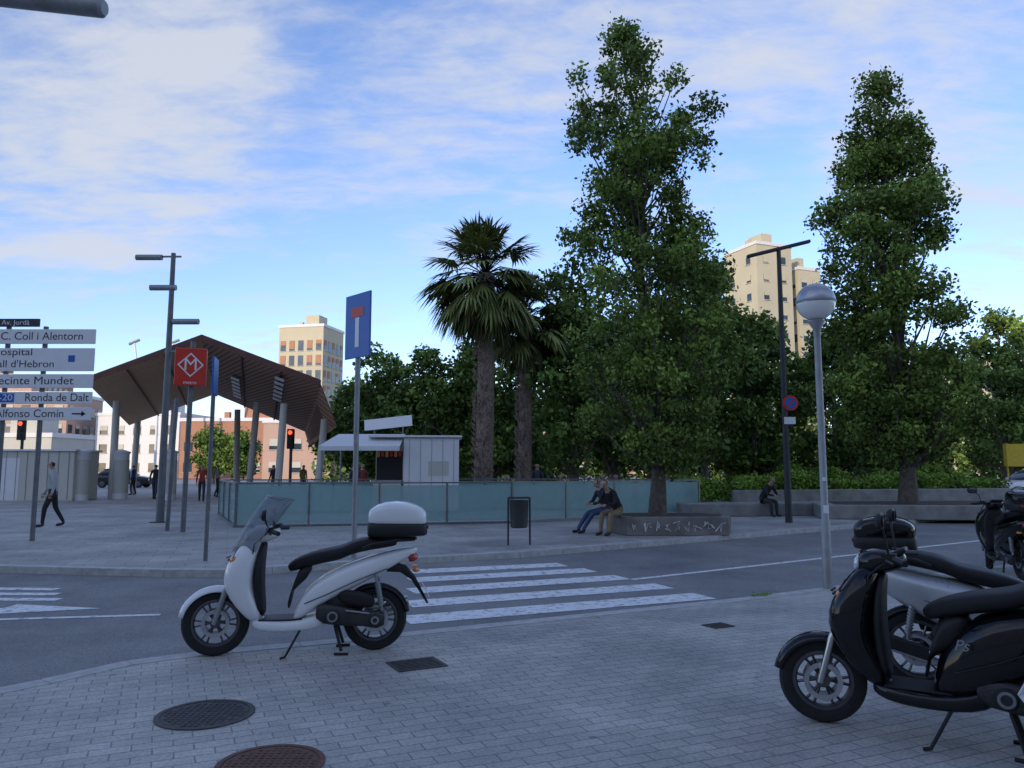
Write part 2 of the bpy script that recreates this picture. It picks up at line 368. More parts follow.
def scooter(name,front,rear,paint='white',case='white',screen=True,topcase=True,full=False,casesize=1.0,steer=.15,seatm='seat',mz=1.25,wr=.285,letters=False):
    f=Vector(front);r=Vector(rear); h=math.atan2(f.y-r.y,f.x-r.x)
    S=empty(name,(r.x,r.y,0.0),h); wb=1.35
    wheel(S,wb,wr,0,'front_wheel',steer); wheel(S,0,wr,0,'rear_wheel')
    def L(nm,secs,m,sub=1,seg=20):
        mb=MB(); mb.loft(secs,seg); return mb.obj(nm,m,S,True,sub)
    if full:
        L('side_body',[(.72,.36,.10,.10,-10,3),(.66,.44,.15,.20,-12,3),(.52,.52,.19,.25,-12,3.4),(.34,.58,.21,.23,-14,3.4),(.12,.65,.20,.19,-14,3.2),(-.08,.72,.17,.15,-12,3),(-.24,.79,.125,.10,-6,3),(-.35,.82,.06,.05,0,3)],paint)
        L('under_seat_panel',[(.735,.42,.10,.08,-10,3),(.735,.52,.125,.16,-14,3),(.70,.62,.13,.14,-18,3),(.5,.68,.13,.10,-18,3)],'plastic')
    else:
        # slim body: white swoosh rising from the floor to a pointed tail, dark insert below the seat nose
        L('side_body',[(.70,.33,.10,.07,-10,3),(.65,.40,.135,.15,-16,3),(.54,.49,.16,.19,-22,3.2),(.36,.59,.175,.175,-24,3.2),(.12,.69,.17,.14,-20,3),(-.08,.77,.15,.105,-16,3),(-.24,.83,.11,.065,-12,3),(-.38,.87,.045,.028,-8,3)],paint)
        L('under_seat_panel',[(.725,.42,.10,.06,-10,3),(.725,.53,.125,.13,-16,3),(.69,.64,.13,.12,-20,3),(.55,.71,.14,.08,-20,3)],'plastic')
    L('seat',[(.76,.72,.05,.03,25,2.6),(.71,.75,.10,.05,16,3),(.58,.80,.135,.06,8,3),(.42,.835,.158,.06,0,3.4),(.29,.855,.162,.06,-6,3.4),(.22,.90,.158,.065,-12,3.4),(.05,.935,.15,.06,0,3.2),(-.12,.94,.125,.045,0,3),(-.19,.935,.09,.025,0,2.5)],seatm)
    L('floorboard',[(1.06,.29,.10,.04,0,3),(.98,.26,.16,.05,0,4),(.80,.245,.175,.05,0,4),(.60,.25,.175,.05,0,4),(.46,.29,.16,.07,0,4),(.36,.35,.11,.06,0,3)],paint)
    MB().box((.80,0,.302),(.36,.27,.014)).obj('floor_mat','plastic',S,bevel=.005)
    kx=1.12 if full else 1
    L('leg_shield',[(1.01,1.02,.05,.03,80,3),(1.05,.96,.12*kx,.075,76,3),(1.10,.86,.18*kx,.10,72,3),(1.15,.74,.205*kx,.125,70,3),(1.17,.61,.20*kx,.14,74,3),(1.12,.48,.185*kx,.13,84,3),(1.05,.37,.165,.09,92,3),(1.00,.28,.13,.05,95,3)],paint)
    L('inner_panel',[(.96,.97,.07,.025,75,3),(.985,.86,.15,.03,78,3),(1.0,.70,.17,.035,80,3),(.995,.50,.155,.04,88,3),(.96,.31,.13,.03,90,3)],'plastic')
    mb=MB()
    for k in range(4): mb.box((1.262-.006*k,0,.83-.022*k),(.012,.13-.015*k,.010),rot=(0,R(-16),0))
    mb.obj('front_grille','plastic',S)
    mb=MB()
    for y in(-1,1): mb.tube([(.60,y*(.157 if not full else .195),.44),(.40,y*(.176 if not full else .213),.52),(.15,y*(.172 if not full else .20),.63),(-.10,y*.152,.72)],.004,5)
    mb.tube([(1.16,-.19,.92),(1.27,-.12,.70),(1.29,0,.62),(1.27,.12,.70),(1.16,.19,.92)],.004,5)
    mb.obj('panel_seam','plastic',S)
    if letters:
        t=text('side_letters','Ps',(.60,.222,.60),(R(84),0,R(180)),.085,'galv',S); t.data.shear=.3
    for y in(-1,1):
        mb=MB(); mb.loft([(1.17,.82,.012,.03,0,2.5,y*.165),(1.20,.82,.03,.035,0,2.5,y*.15),(1.235,.81,.02,.02,0,2.5,y*.12)],12); mb.obj('indicator','orange',S,True,1)
    mb=MB(); vs=[];fs=[]; NA=18; NC=9
    for i in range(NA+1):
        a=R(12+ (168-12)*i/NA)
        for k in range(NC):
            c=-1+2*k/(NC-1); rr=wr+.035-.045*abs(c)**2.6; wd=.082*(1-.35*abs(2*i/NA-1)**3)
            vs.append((rr*math.cos(a),c*wd,rr*math.sin(a)))
    for i in range(NA):
        for k in range(NC-1): fs.append((i*NC+k,i*NC+k+1,(i+1)*NC+k+1,(i+1)*NC+k))
    mb.add(vs,fs); o=mb.obj('front_mudguard',paint,S,True,0,loc=(wb,0,wr),rot=(0,0,steer)); sm=o.modifiers.new('t','SOLIDIFY'); sm.thickness=.006
    mb=MB()
    for y in(-.085,.085): mb.tube([(wb,y,wr),(1.27,y,.54),(1.18,y*.8,.74)],[.020,.024,.022],12)
    mb.obj('fork','steel' if paint!='white' else 'galv',S,True)
    L('handlebar_cowl',[(1.12,1.01,.04,.03,0,2.5),(1.09,1.01,.09,.065,0,2.6),(1.03,1.02,.12,.085,0,2.6),(.94,1.03,.12,.075,0,2.6),(.86,1.035,.09,.05,0,2.6),(.83,1.04,.05,.03,0,2.6)],paint)
    L('headlight',[(1.085,1.01,.095,.06,0,2.4),(1.115,1.005,.085,.052,0,2.4),(1.135,1.0,.05,.03,0,2.4)],'lens')
    mb=MB(); mb.box((.875,0,1.085),(.10,.16,.03),rot=(0,R(25),0)); mb.obj('instrument_panel','plastic',S,bevel=.01)
    mb=MB()
    for y in(-1,1):
        mb.tube([(.93,y*.05,1.03),(.92,y*.16,1.06),(.86,y*.24,1.06)],.014,8)
    mb.obj('handlebar','plastic',S,True)
    mb=MB()
    for y in(-1,1):
        mb.tube([(.88,y*.22,1.06),(.81,y*.35,1.05)],[.021,.019],10); mb.tube([(.92,y*.2,1.05),(.92,y*.26,1.055),(.87,y*.36,1.045)],.008,6)
        mb.box((.90,y*.19,1.065),(.06,.06,.05))
    mb.tube([(.93,.15,1.04),(1.03,.17,.95),(1.05,.13,.80)],.006,6); mb.tube([(.93,-.15,1.04),(1.03,-.17,.95),(1.05,-.13,.80)],.006,6)
    mb.obj('grips_and_levers','plastic',S,True)
    mb=MB()
    for y in(-1,1):
        mb.tube([(.91,y*.20,1.08),(.93,y*.22,mz-.07),(.93,y*.29,mz-.015)],.007,6)
        mb.loft([(.915,mz,.03,.02,0,2.4,y*.31),(.925,mz,.072,.048,0,2.6,y*.31),(.945,mz,.068,.044,0,2.6,y*.31),(.965,mz,.03,.02,0,2.4,y*.31)],16)
    mb.obj('mirror_housings','plastic',S,True)
    mb=MB()
    for y in(-1,1): mb.loft([(.9125,mz,.06,.038,0,2.6,y*.31),(.9115,mz,.06,.038,0,2.6,y*.31)],16)
    mb.obj('mirror_glass','chrome',S)
    if screen:
        mb=MB(); vs=[];fs=[]; NU=10;NV=13
        for i in range(NU):
            t=i/(NU-1); zx=1.24-.20*t-.08*t*t; z=.88+.48*t; hw=.13+.11*math.sin(min(1,t*1.6+.15)*math.pi*.5)-.08*max(0,t-.7)/.3
            for k in range(NV):
                c=-1+2*k/(NV-1); vs.append((zx-.22*abs(c)**2.2,c*hw,z-.04*c*c*t))
        for i in range(NU-1):
            for k in range(NV-1): fs.append((i*NV+k,i*NV+k+1,(i+1)*NV+k+1,(i+1)*NV+k))
        mb.add(vs,fs); o=mb.obj('windscreen','shield',S,True); o.modifiers.new('t','SOLIDIFY').thickness=.004
        e=MB()
        e.tube([vs[i*NV] for i in range(NU)]+[vs[(NU-1)*NV+k] for k in range(1,NV)]+[vs[i*NV+NV-1] for i in range(NU-2,-1,-1)],.0035,5); e.obj('windscreen_edge','galv',S)
        mb=MB()
        for y in(-.06,.06): mb.tube([(1.0,y,1.06),(1.10,y,1.10)],.008,6)
        mb.obj('windscreen_brackets','plastic',S)
    mb=MB(); mb.loft([(.50,.36,.04,.05,0,3,.13),(.44,.35,.05,.085,0,3,.13),(.30,.33,.05,.085,0,3,.14),(.10,.30,.05,.065,0,3,.145),(-.02,.29,.05,.075,0,3,.145),(-.08,.29,.03,.05,0,3,.145)],18)
    mb.loft([(.45,.42,.10,.09,0,3),(.35,.42,.13,.11,0,3),(.15,.42,.11,.09,0,3),(.10,.42,.07,.06,0,3)],16)
    mb.rev([(.001,.0),(.05,.0),(.06,-.012),(.06,-.03)],(.36,.205,.33),'y',24); mb.rev([(.001,.0),(.04,.0),(.05,-.012),(.05,-.03)],(.0,.205,.29),'y',24)
    for k in range(7): mb.box((.30+.02*k,0,.42),(.006,.26,.24))
    mb.obj('engine','engine',S,True)
    mb=MB(); mb.rev([(.03,.208),(.045,.208),(.045,.2)],(.36,0,.33),'y',20); mb.rev([(.02,.208),(.035,.208),(.035,.2)],(.0,0,.29),'y',20); mb.tube([(.25,.2,.38),(.05,.205,.35)],.008,6); mb.obj('engine_trim','galv',S,True)
    mb=MB(); mb.loft([(.32,.50,.03,.04,0,3,.13),(.24,.48,.045,.07,0,3,.135),(.08,.45,.045,.07,0,3,.135),(.0,.44,.03,.05,0,3,.135)],14); mb.obj('air_filter_box','plastic',S,True,1)
    mb=MB(); mb.tube([(.42,-.10,.30),(.30,-.15,.22),(.12,-.17,.24)],.02,8); mb.tube([(.14,-.18,.25),(.0,-.18,.30),(-.30,-.18,.38)],[.045,.06,.055],14); mb.obj('exhaust','steel',S,True)
    mb=MB(); mb.loft([(.08,.30,.012,.05,0,3,-.245),(-.2,.37,.012,.05,0,3,-.245)],10); mb.obj('heat_shield','plastic',S)
    mb=MB()
    for y in(-.14,.14):
        mb.tube([(-.06,y,.36),(-.0,y*.95,.68)],.012,8)
        for k in range(9):
            t=.15+.07*k; mb.tube([(-.06+.06*t-.005,y,.36+.32*t),(-.06+.06*t+.005,y,.36+.32*t+.012)],.028,10)
    mb.obj('shock_absorbers','galv',S,True)
    mb=MB()
    vs=[];fs=[]
    for i in range(13):
        a=R(40+130*i/12)
        for k in range(5):
            c=-1+.5*k; rr=wr+.03-.03*abs(c)**2.5; vs.append((rr*math.cos(a),c*.07,wr+rr*math.sin(a)))
    for i in range(12):
        for k in range(4): fs.append((i*5+k,i*5+k+1,(i+1)*5+k+1,(i+1)*5+k))
    mb.add(vs,fs); o=mb.obj('rear_hugger','plastic',S,True); o.modifiers.new('t','SOLIDIFY').thickness=.006
    mb=MB(); mb.loft([(-.12,.72,.08,.05,-30,3),(-.24,.70,.07,.04,-40,3),(-.33,.62,.07,.025,-50,3),(-.39,.52,.075,.015,-60,3),(-.46,.40,.08,.010,-60,3)],12); mb.obj('plate_bracket','plastic',S,True)
    MB().box((-.435,0,.53),(.006,.22,.16),rot=(0,R(28),0)).obj('number_plate','plate',S,bevel=.002)
    t=text('plate_text','8426\nJTV',(-.4435,0,.533),(0,0,0),.068,'ink',S,align='CENTER'); t.rotation_euler=Euler((R(90-28),0,R(-90)))
    L('tail_light',[(-.28,.80,.10,.045,0,3),(-.34,.80,.085,.04,0,3),(-.375,.80,.05,.025,0,3)],'red')
    mb=MB()
    for y in(-1,1): mb.loft([(-.32,.70,.02,.012,0,2.4,y*.11),(-.35,.70,.035,.02,0,2.4,y*.14),(-.38,.70,.02,.012,0,2.4,y*.14)],10)
    mb.obj('rear_indicators','orange',S,True)
    mb=MB()
    for y in(-1,1): mb.tube([(.12,y*.15,.90),(.02,y*.19,.94),(-.18,y*.18,.965),(-.33,y*.10,.965)],.014,8)
    mb.tube([(-.33,-.10,.965),(-.35,0,.965),(-.33,.10,.965)],.014,8); mb.box((-.17,0,.972),(.26,.22,.02))
    mb.obj('rear_rack','plastic',S,True)
    mb=MB()
    mb.tube([(.34,.12,.24),(.28,.17,.035)],.014,8); mb.tube([(.34,-.12,.24),(.28,-.17,.035)],.014,8); mb.tube([(.22,.18,.012),(.34,.16,.012)],.012,8); mb.tube([(.22,-.18,.012),(.34,-.16,.012)],.012,8)
    mb.tube([(.34,-.12,.24),(.34,.12,.24)],.012,8); mb.tube([(.62,.14,.24),(.74,.24,.02),(.78,.25,.012)],.011,8)
    mb.obj('stands','plastic',S,True)
    if topcase:
        k=casesize
        def C(secs): return [(-.17+(x)*k,.985+(z)*k,hw*k,hh*k,0,4) for x,z,hw,hh in secs]
        L('top_case_base',C([(.24,.07,.10,.05),(.235,.07,.17,.065),(.16,.07,.205,.07),(-.12,.07,.215,.07),(-.25,.07,.18,.065),(-.27,.07,.12,.05)]),'plastic')
        L('top_case_lid',C([(.235,.16,.10,.04),(.22,.17,.165,.075),(.10,.195,.20,.11),(-.10,.195,.21,.11),(-.235,.17,.185,.08),(-.262,.155,.13,.045)]),case)
        mb=MB(); mb.box((-.17-.268*k,0,.985+.085*k),(.012,.26*k,.03*k)); mb.obj('top_case_reflector','red',S,bevel=.004)
    return S
scooter('motor_scooter',(-2.57,6.80),(-1.22,7.03),'white','white',steer=.12,mz=1.2,wr=.278,casesize=1.05)
scooter('motor_scooter',(1.98,5.08),(3.13,4.37),'blackpaint','blackpaint',screen=False,topcase=False,steer=.25,full=True,mz=1.29,wr=.262,letters=True)
scooter('motor_scooter',(4.15,5.15),(2.98,5.82),'silver','blackpaint',screen=False,topcase=True,casesize=.85,full=True)
scooter('motor_scooter',(4.12,3.25),(2.95,3.75),'silver','blackpaint',screen=False,topcase=False,full=True)
scooter('motor_scooter',(7.62,12.5),(7.30,11.2),'blackpaint','blackpaint',screen=False,topcase=True,full=True,steer=-.3)
scooter('motor_scooter',(8.85,13.1),(8.3,11.9),'navy','navy',screen=False,topcase=False,full=True)

# ------------------------------------------------------------------ street furniture
def street_lamp_poles():
    S=empty('street_lamp',(-9.9,21.9,PLZ))
    MB().tube([(0,0,0),(0,0,.5),(.02,0,7.75)],[.12,.11,.065],14).obj('pole','greypole',S,True)
    mb=MB(); mb.box((0,0,.01),(.4,.4,.02)); mb.obj('base_plate','darkpole',S)
    mb=MB()
    for z,x0,x1 in((7.65,-1.05,.25),(6.75,-.60,.05),(5.75,0,.85),(4.85,-.1,1.0)):
        mb.tube([(x0,0,z),(x1,0,z+(.0))],.03,8)
        xa,xb=(x0,x0+.75) if x0<-.2 else (x1-.75,x1)
        mb.tube([(xa,-.02,z-.03),(xb,-.02,z-.03)],.085,12)
    mb.obj('luminaires','galv',S,True)
    S=empty('street_lamp',(-6.7,7.5,0))
    MB().tube([(0,0,0),(0,0,6.6)],[.1,.06],14).obj('pole','greypole',S,True)
    mb=MB(); mb.tube([(0,0,6.62),(1.5,.0,6.46)],.035,8); mb.obj('arm','greypole',S,True)
    mb=MB(); mb.tube([(1.2,0,6.49),(1.25,0,6.48),(2.45,0,6.34),(2.48,0,6.335)],[.05,.10,.10,.07],18); mb.obj('luminaire','galv',S,True)
    S=empty('street_lamp',(7.75,21.8,PLZ))
    MB().tube([(0,0,0),(0,0,7.9)],[.10,.06],14).obj('pole','darkpole',S,True)
    mb=MB(); mb.box((0,0,7.85),(1.9,.16,.09),rot=(0,R(-14),0)); mb.obj('luminaire_bar','darkpole',S,bevel=.02)
    mb=MB(); mb.rev([(.001,0),(.22,0),(.22,.012),(.001,.012)],(0.14,-.10,3.35),'y',32); mb.obj('round_sign_red_ring','signred',S)
    mb=MB(); mb.rev([(.001,0),(.16,0),(.16,.004),(.001,.004)],(0.14,-.106,3.35),'y',32); mb.obj('round_sign_blue','signblue',S)
    MB().box((.14,-.112,3.35),(.04,.004,.36),rot=(0,R(45),0)).obj('sign_bar','signred',S)
    MB().box((.1,-.1,2.85),(.32,.012,.2)).obj('sign_plate','signwhite',S)
street_lamp_poles()
S=empty('globe_street_lamp',(4.2,10.45,0))
MB().tube([(0,0,0),(0,0,.9),(0,0,.92),(0,0,3.45)],[.062,.06,.048,.045],16).obj('pole','galv',S,True)
MB().rev([(.001,3.72),(.05,3.66),(.07,3.6),(.11,3.62),(.11,3.60),(.05,3.5),(.05,3.4),(.001,3.4)],seg=24).obj('collar','galv',S,True)
pf=[(max(.001,.26*math.sin(R(a))),3.88-.26*math.cos(R(a))) for a in range(0,93,6)]
MB().rev(pf,seg=40).obj('globe_lower','globe',S,True)
pf=[(max(.001,.262*math.sin(R(a))),3.88-.262*math.cos(R(a))) for a in range(84,181,6)]
MB().rev(pf,seg=40).obj('globe_cap','globecap',S,True)
MB().rev([(.262,3.86),(.268,3.87),(.268,3.89),(.262,3.90)],seg=40).obj('globe_band','galv',S,True)
MB().box((0,-.05,1.05),(.07,.01,.11)).obj('sticker','signwhite',S)
MB().box((-.01,-.052,1.45),(.05,.01,.05)).obj('sticker','plate',S)
S=empty('dead_end_sign',(-2.7,13.35,PLZ))
MB().tube([(0,0,0),(0,0,4.55)],.046,14).obj('pole','galv',S,True)
P=empty('panel',(0,-.06,4.0)); P.parent=S; P.rotation_euler=(0,0,R(-46))
MB().box((0,0,0),(.78,.03,1.14)).obj('blue_plate','signblue',P,bevel=.008)
MB().box((0,-.018,-.12),(.12,.004,.52)).obj('white_stem','signwhite',P)
MB().box((0,-.018,.24),(.40,.004,.17)).obj('red_bar','signred',P)
MB().box((0,.02,0),(.76,.004,1.12)).obj('back','galv',P)
S=empty('traffic_sign',(-5.05,12.9,PLZ))
MB().tube([(0,0,0),(0.02,0,3.32)],.035,12).obj('pole','greypole',S,True)
MB().box((0.05,-.04,3.05),(.03,.6,.62),rot=(0,0,R(14))).obj('plate','signblue',S,bevel=.006)
S=empty('metro_sign',(-7.85,18.6,PLZ))
MB().tube([(0,0,0),(0.05,0,4.6)],.06,12).obj('pole','greypole',S,True)
P=empty('sign_box',(.05,-.08,3.95)); P.parent=S; P.rotation_euler=(0,0,R(18))
MB().box((0,0,0),(.72,.16,.92)).obj('red_box','signred',P,bevel=.02)
MB().box((0,-.083,.05),(.42,.004,.42),rot=(0,R(45),0)).obj('diamond','signwhite',P)
MB().box((0,-.087,.05),(.36,.004,.36),rot=(0,R(45),0)).obj('diamond_inner','signred',P)
text('letter_m','M',(0,-.092,.05),(R(90),0,0),.42,'signwhite',P,align='CENTER')
text('metro_text','metro',(0,-.084,-.38),(R(90),0,0),.12,'signwhite',P,align='CENTER')
S=empty('marker_post',(-8.4,19.0,PLZ)); MB().tube([(0,0,0),(.08,0,3.2),(.08,0,3.24)],[.05,.05,.02],10).obj('post','greypole',S,True)
S=empty('direction_sign',(-10.4,16.3,PLZ))
mb=MB()
for x in(-.45,.35 ): mb.tube([(x,.06,0),(x,.06,4.55)],.05,12)
mb.obj('poles','greypole',S,True)
rows=[(4.42,.34,'C. Coll i Alentorn',-10.95,1.75),(3.92,.52,None,0,0),(3.46,.32,'Recinte Mundet',-11.1,1.75),(3.10,.28,'Ronda de Dalt',-10.35,1.35),(2.76,.30,'Alfonso Comín',-10.95,1.45)]
mb=MB()
for z,hh,t,x,wd in rows: mb.box((.02,-.02,z-PLZ-.02),(2.9,.05,hh-.025))
mb.obj('panels','signwhite',S,bevel=.008)
for z,hh,t,x,wd in rows:
    if t: text('lettering',t,(x+10.4,-.047,z-PLZ-.02),(R(90),0,0),.24,'ink',S,wd)
text('lettering','Hospital',(-.72,-.047,3.98),(R(90),0,0),.22,'ink',S,.85)
text('lettering',"Vall d'Hebron",(-.72,-.047,3.72),(R(90),0,0),.22,'ink',S,1.35)
mb=MB(); mb.box((1.2,-.048,2.66),(.24,.004,.03)); mb.add([(1.28,-.05,2.72),(1.28,-.05,2.60),(1.37,-.05,2.66)],[(0,1,2)]); mb.obj('arrow','ink',S)
MB().box((-.42,-.047,3.0),(.5,.006,.19)).obj('motorway_badge','signblue',S)
text('lettering','B-20',(-.62,-.052,3.0),(R(90),0,0),.19,'signwhite',S,.4)
MB().box((1.0,-.047,3.84),(.14,.006,.14)).obj('hospital_badge','signblue',S)
MB().box((-.7,-.02,4.62),(1.9,.05,.17)).obj('street_plate','darkpole',S)
text('lettering','Av. Jordà',(-.55,-.047,4.62),(R(90),0,0),.15,'signwhite',S,.6)
S=empty('litter_bin',(.14,15.5,PLZ),R(10))
mb=MB(); mb.tube([(-.22,0,0),(-.22,0,.93)],.02,8); mb.tube([(.22,0,0),(.22,0,.93)],.02,8); mb.tube([(-.22,0,.93),(.22,0,.93)],.02,8); mb.obj('frame','darkpole',S,True)
mb=MB(); pr=[(.15,.34),(.17,.36),(.19,.86),(.2,.88),(.18,.88),(.16,.45),(.001,.44)]; mb.rev(pr,seg=24); mb.rev([(.001,.35),(.15,.34)],seg=24); mb.obj('basket','darkpole',S,True)

def railing(name,pts,h=1.1):
    S=empty(name,(0,0,PLZ)); gl=MB(); st=MB()
    for i in range(len(pts)-1):
        a=Vector((*pts[i],0)); b=Vector((*pts[i+1],0)); Ln=(b-a).length; k=max(1,round(Ln/1.9)); d=(b-a)/k; u=d.normalized()
        for j in range(k):
            p=a+d*j; q=p+d; ang=math.atan2(d.y,d.x)
            gl.box((p+d/2+Vector((0,0,.08+(h-.12)/2))),(d.length-.07,.02,h-.14),rot=(0,0,ang))
            st.box(p+Vector((0,0,h/2)),(.05,.07,h),rot=(0,0,ang))
        st.box(b+Vector((0,0,h/2)),(.05,.07,h),rot=(0,0,math.atan2(d.y,d.x)))
        st.box((a+b)/2+Vector((0,0,h+.02)),(Ln+.05,.08,.04),rot=(0,0,math.atan2(d.y,d.x)))
        st.box((a+b)/2+Vector((0,0,.03)),(Ln+.05,.1,.055),rot=(0,0,math.atan2(d.y,d.x)))
    gl.obj('glass_panels','glassrail',S); st.obj('steel_frame','steelrail',S)
railing('glass_railing',[(-9.6,25.5),(-7.1,20.0),(0,21.6),(6.3,26.2)])
railing('glass_railing',[(-9.6,25.7),(-1,28.2),(6.2,27.4)])

M['graffiti']=mat('graffiti_paint',(.8,.8,.8),.5,0,.05)
S=empty('tree_planter',(0,0,PLZ))
pl=[(2.25,18.6),(2.6,17.55),(4.9,17.6),(5.2,18.5),(4.6,19.3),(2.8,19.3)]
MB().prism(pl,0,.42).obj('wall',mat('stained_concrete',(.19,.18,.165),.85,0,.35,3,.4),S,bevel=.02)
MB().prism([(3.74+(x-3.74)*.86,18.45+(y-18.45)*.82) for x,y in pl],.40,.425).obj('soil',mat('soil',(.07,.05,.035),.95,0,.4,8,.8),S)
random.seed(3); mb=MB(); x=2.75
while x<4.75:
    pts=[(x+random.uniform(-.06,.14),17.535,.20+random.uniform(-.12,.13)) for _ in range(5)]; mb.tube([(p[0],17.532+0.022*(p[0]-2.6),p[2]) for p in pts],random.choice([.006,.008,.012]),5); x+=random.uniform(.08,.3)
mb.obj('graffiti','graffiti',S)
S=empty('raised_planter',(0,0,PLZ))
MB().prism([(9.2,23.2),(15.6,22.4),(18.8,24.6),(18,27),(10,26.2)],0,.42).obj('wall','concrete',S,bevel=.03)
MB().prism([(9.8,23.6),(15.4,22.9),(18,24.8),(17.4,26.4),(10.4,25.7)],.4,.43).obj('soil',bpy.data.materials['soil'],S)
S=empty('concrete_bench_wall',(0,0,PLZ)); MB().box((8.2,25.3,.2),(5.6,1.2,.4),rot=(0,0,R(12))).obj('bench','concrete',S,bevel=.03)
S=empty('retaining_wall',(0,0,PLZ)); MB().box((14.5,30.2,.35),(13,.45,.7),rot=(0,0,R(12))).obj('wall','concrete',S,bevel=.03)

# ------------------------------------------------------------------ foliage
rng=np.random.default_rng(5)
def leaf_object(name,cent,shade,size,m,parent,flat=0.0,asp=.6):
    N=len(cent)
    d=rng.normal(size=(N,3)); d[:,2]*=(1-flat); d/=np.linalg.norm(d,axis=1)[:,None]
    e=rng.normal(size=(N,3)); e-=d*np.sum(e*d,1)[:,None]; e/=np.linalg.norm(e,axis=1)[:,None]
    s=size*rng.uniform(.6,1.3,size=(N,1))
    a=cent-d*s*.5; b=cent+e*s*.5*asp; c=cent+d*s*.5; g=cent-e*s*.5*asp
    V=np.stack([a,b,c,g],1).reshape(-1,3)
    me=bpy.data.meshes.new(name); me.vertices.add(4*N); me.vertices.foreach_set('co',V.ravel().astype(np.float32))
    me.loops.add(4*N); me.loops.foreach_set('vertex_index',np.arange(4*N,dtype=np.int32))
    me.polygons.add(N); me.polygons.foreach_set('loop_start',np.arange(0,4*N,4,dtype=np.int32)); me.polygons.foreach_set('loop_total',np.full(N,4,dtype=np.int32))
    me.update(); at=me.color_attributes.new('shade','FLOAT_COLOR','POINT')
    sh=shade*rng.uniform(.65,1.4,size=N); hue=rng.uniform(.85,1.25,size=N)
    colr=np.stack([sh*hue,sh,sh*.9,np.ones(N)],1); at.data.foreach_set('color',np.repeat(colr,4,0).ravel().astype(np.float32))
    me.materials.append(M[m]); me.validate()
    o=bpy.data.objects.new(name,me); COL.objects.link(o); o.parent=parent; return o
def tree(name,base,prof,trunk_r,ncl,nleaf,leafsize,m='leaf',csize=(.3,.7),depth=1.0,seed=1,inset=.3,limbs=60,qp=.45,axis=0):
    global rng
    rng=np.random.default_rng(seed); rr=random.Random(seed)
    S=empty(name,(0,0,0)); zs=np.array([p[0] for p in prof]); xl=np.array([p[1] for p in prof]); xr=np.array([p[2] for p in prof])
    by=base[1]
    if zs[0]>zs[-1]: zs=zs[::-1]; xl=xl[::-1]; xr=xr[::-1]
    zz=np.linspace(zs.min(),zs.max(),200); wid=np.interp(zz,zs,xr-xl)
    pw=(wid+.3)**1.5; pw/=pw.sum(); z=rng.choice(zz,size=ncl,p=pw)+rng.normal(size=ncl)*.05
    lo=np.interp(z,zs,xl); hi=np.interp(z,zs,xr); c=(lo+hi)/2; r=(hi-lo)/2
    th=rng.uniform(0,2*np.pi,ncl); q=rng.uniform(0,1,ncl)**qp
    cs=rng.uniform(*csize,size=ncl); rad=np.maximum(r-cs*inset,.03)*q
    C=np.stack([c+rad*np.cos(th),by+rad*np.sin(th)*depth,z],1)
    if axis:
        za=np.linspace(zs.max()-5.5,zs.max()-.15,axis); fa=np.linspace(1,0,axis)
        ca=(np.interp(za,zs,xl)+np.interp(za,zs,xr))/2; ra=(np.interp(za,zs,xr)-np.interp(za,zs,xl))/2
        A=np.stack([ca+rng.uniform(-.3,.3,axis)*ra,by+rng.uniform(-.3,.3,axis)*ra,za],1)
        C=np.concatenate([C,A]); cs=np.concatenate([cs,.20+.28*fa]); ncl+=axis
    csh=rng.uniform(.6,1.4,ncl)
    vol=cs**2.2; idx=rng.choice(ncl,size=nleaf,p=vol/vol.sum())
    u=rng.normal(size=(nleaf,3)); u/=np.linalg.norm(u,axis=1)[:,None]; rho=rng.uniform(0,1,nleaf)**.6
    P=C[idx]+u*(rho*cs[idx])[:,None]*np.array([1,1,.8])
    P+=rng.normal(size=(nleaf,3))*.07
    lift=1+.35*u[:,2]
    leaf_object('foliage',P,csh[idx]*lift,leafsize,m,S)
    mb=MB(); top=zs.max(); ctr=lambda zq:(float(np.interp(zq,zs,(xl+xr)/2)))
    path=[];rd=[]
    K=12
    for i in range(K+1):
        t=i/K; zq=base[2]+(top*.97-base[2])*t; bl=min(1,max(0,(zq-base[2]-1)/3))
        path.append((base[0]*(1-bl)+ctr(zq)*bl+rr.uniform(-.05,.05),by+rr.uniform(-.05,.05),zq)); rd.append(trunk_r*(1-t)**.8+.015)
    rd[0]*=1.35
    mb.tube(path,rd,12)
    for i in range(min(limbs,ncl)):
        p=C[i]; hd=math.hypot(p[0]-ctr(p[2]),p[1]-by); z0=max(base[2]+1.1,p[2]-hd*1.3-.3)
        t=(z0-base[2])/(top*.97-base[2]); k=min(K-1,int(t*K)); f=t*K-k
        a=Vector(path[k]).lerp(Vector(path[k+1]),f); b=Vector(p); r0=max(.02,trunk_r*(1-t)**.8*.45)
        mid=a.lerp(b,.5)+Vector((rr.uniform(-.1,.1),rr.uniform(-.1,.1),-.12*hd))
        mb.tube([a,mid,b],[r0,r0*.6,.01],6,cap=False)
    mb.obj('trunk_and_limbs','bark',S,True)
    return S
P1=[(12.85,2.75,3.0),(12.3,2.35,3.3),(11.8,2.1,3.7),(11.3,1.4,4.4),(10.8,1.2,5.0),(10.0,1.15,5.15),(9.0,1.3,5.1),(8.3,1.5,4.85),(7.8,1.5,4.7),(7.2,1.0,5.1),(5.95,1.05,5.45),(4.7,.85,5.5),(3.3,1.2,5.55),(2.3,1.9,5.2),(1.7,2.9,4.4)]
tree('poplar_tree',(3.5,18.5,.45),P1,.16,235,50000,.120,'leaf',(.20,.56),.9,14,inset=.35,qp=.5,limbs=130,axis=16)
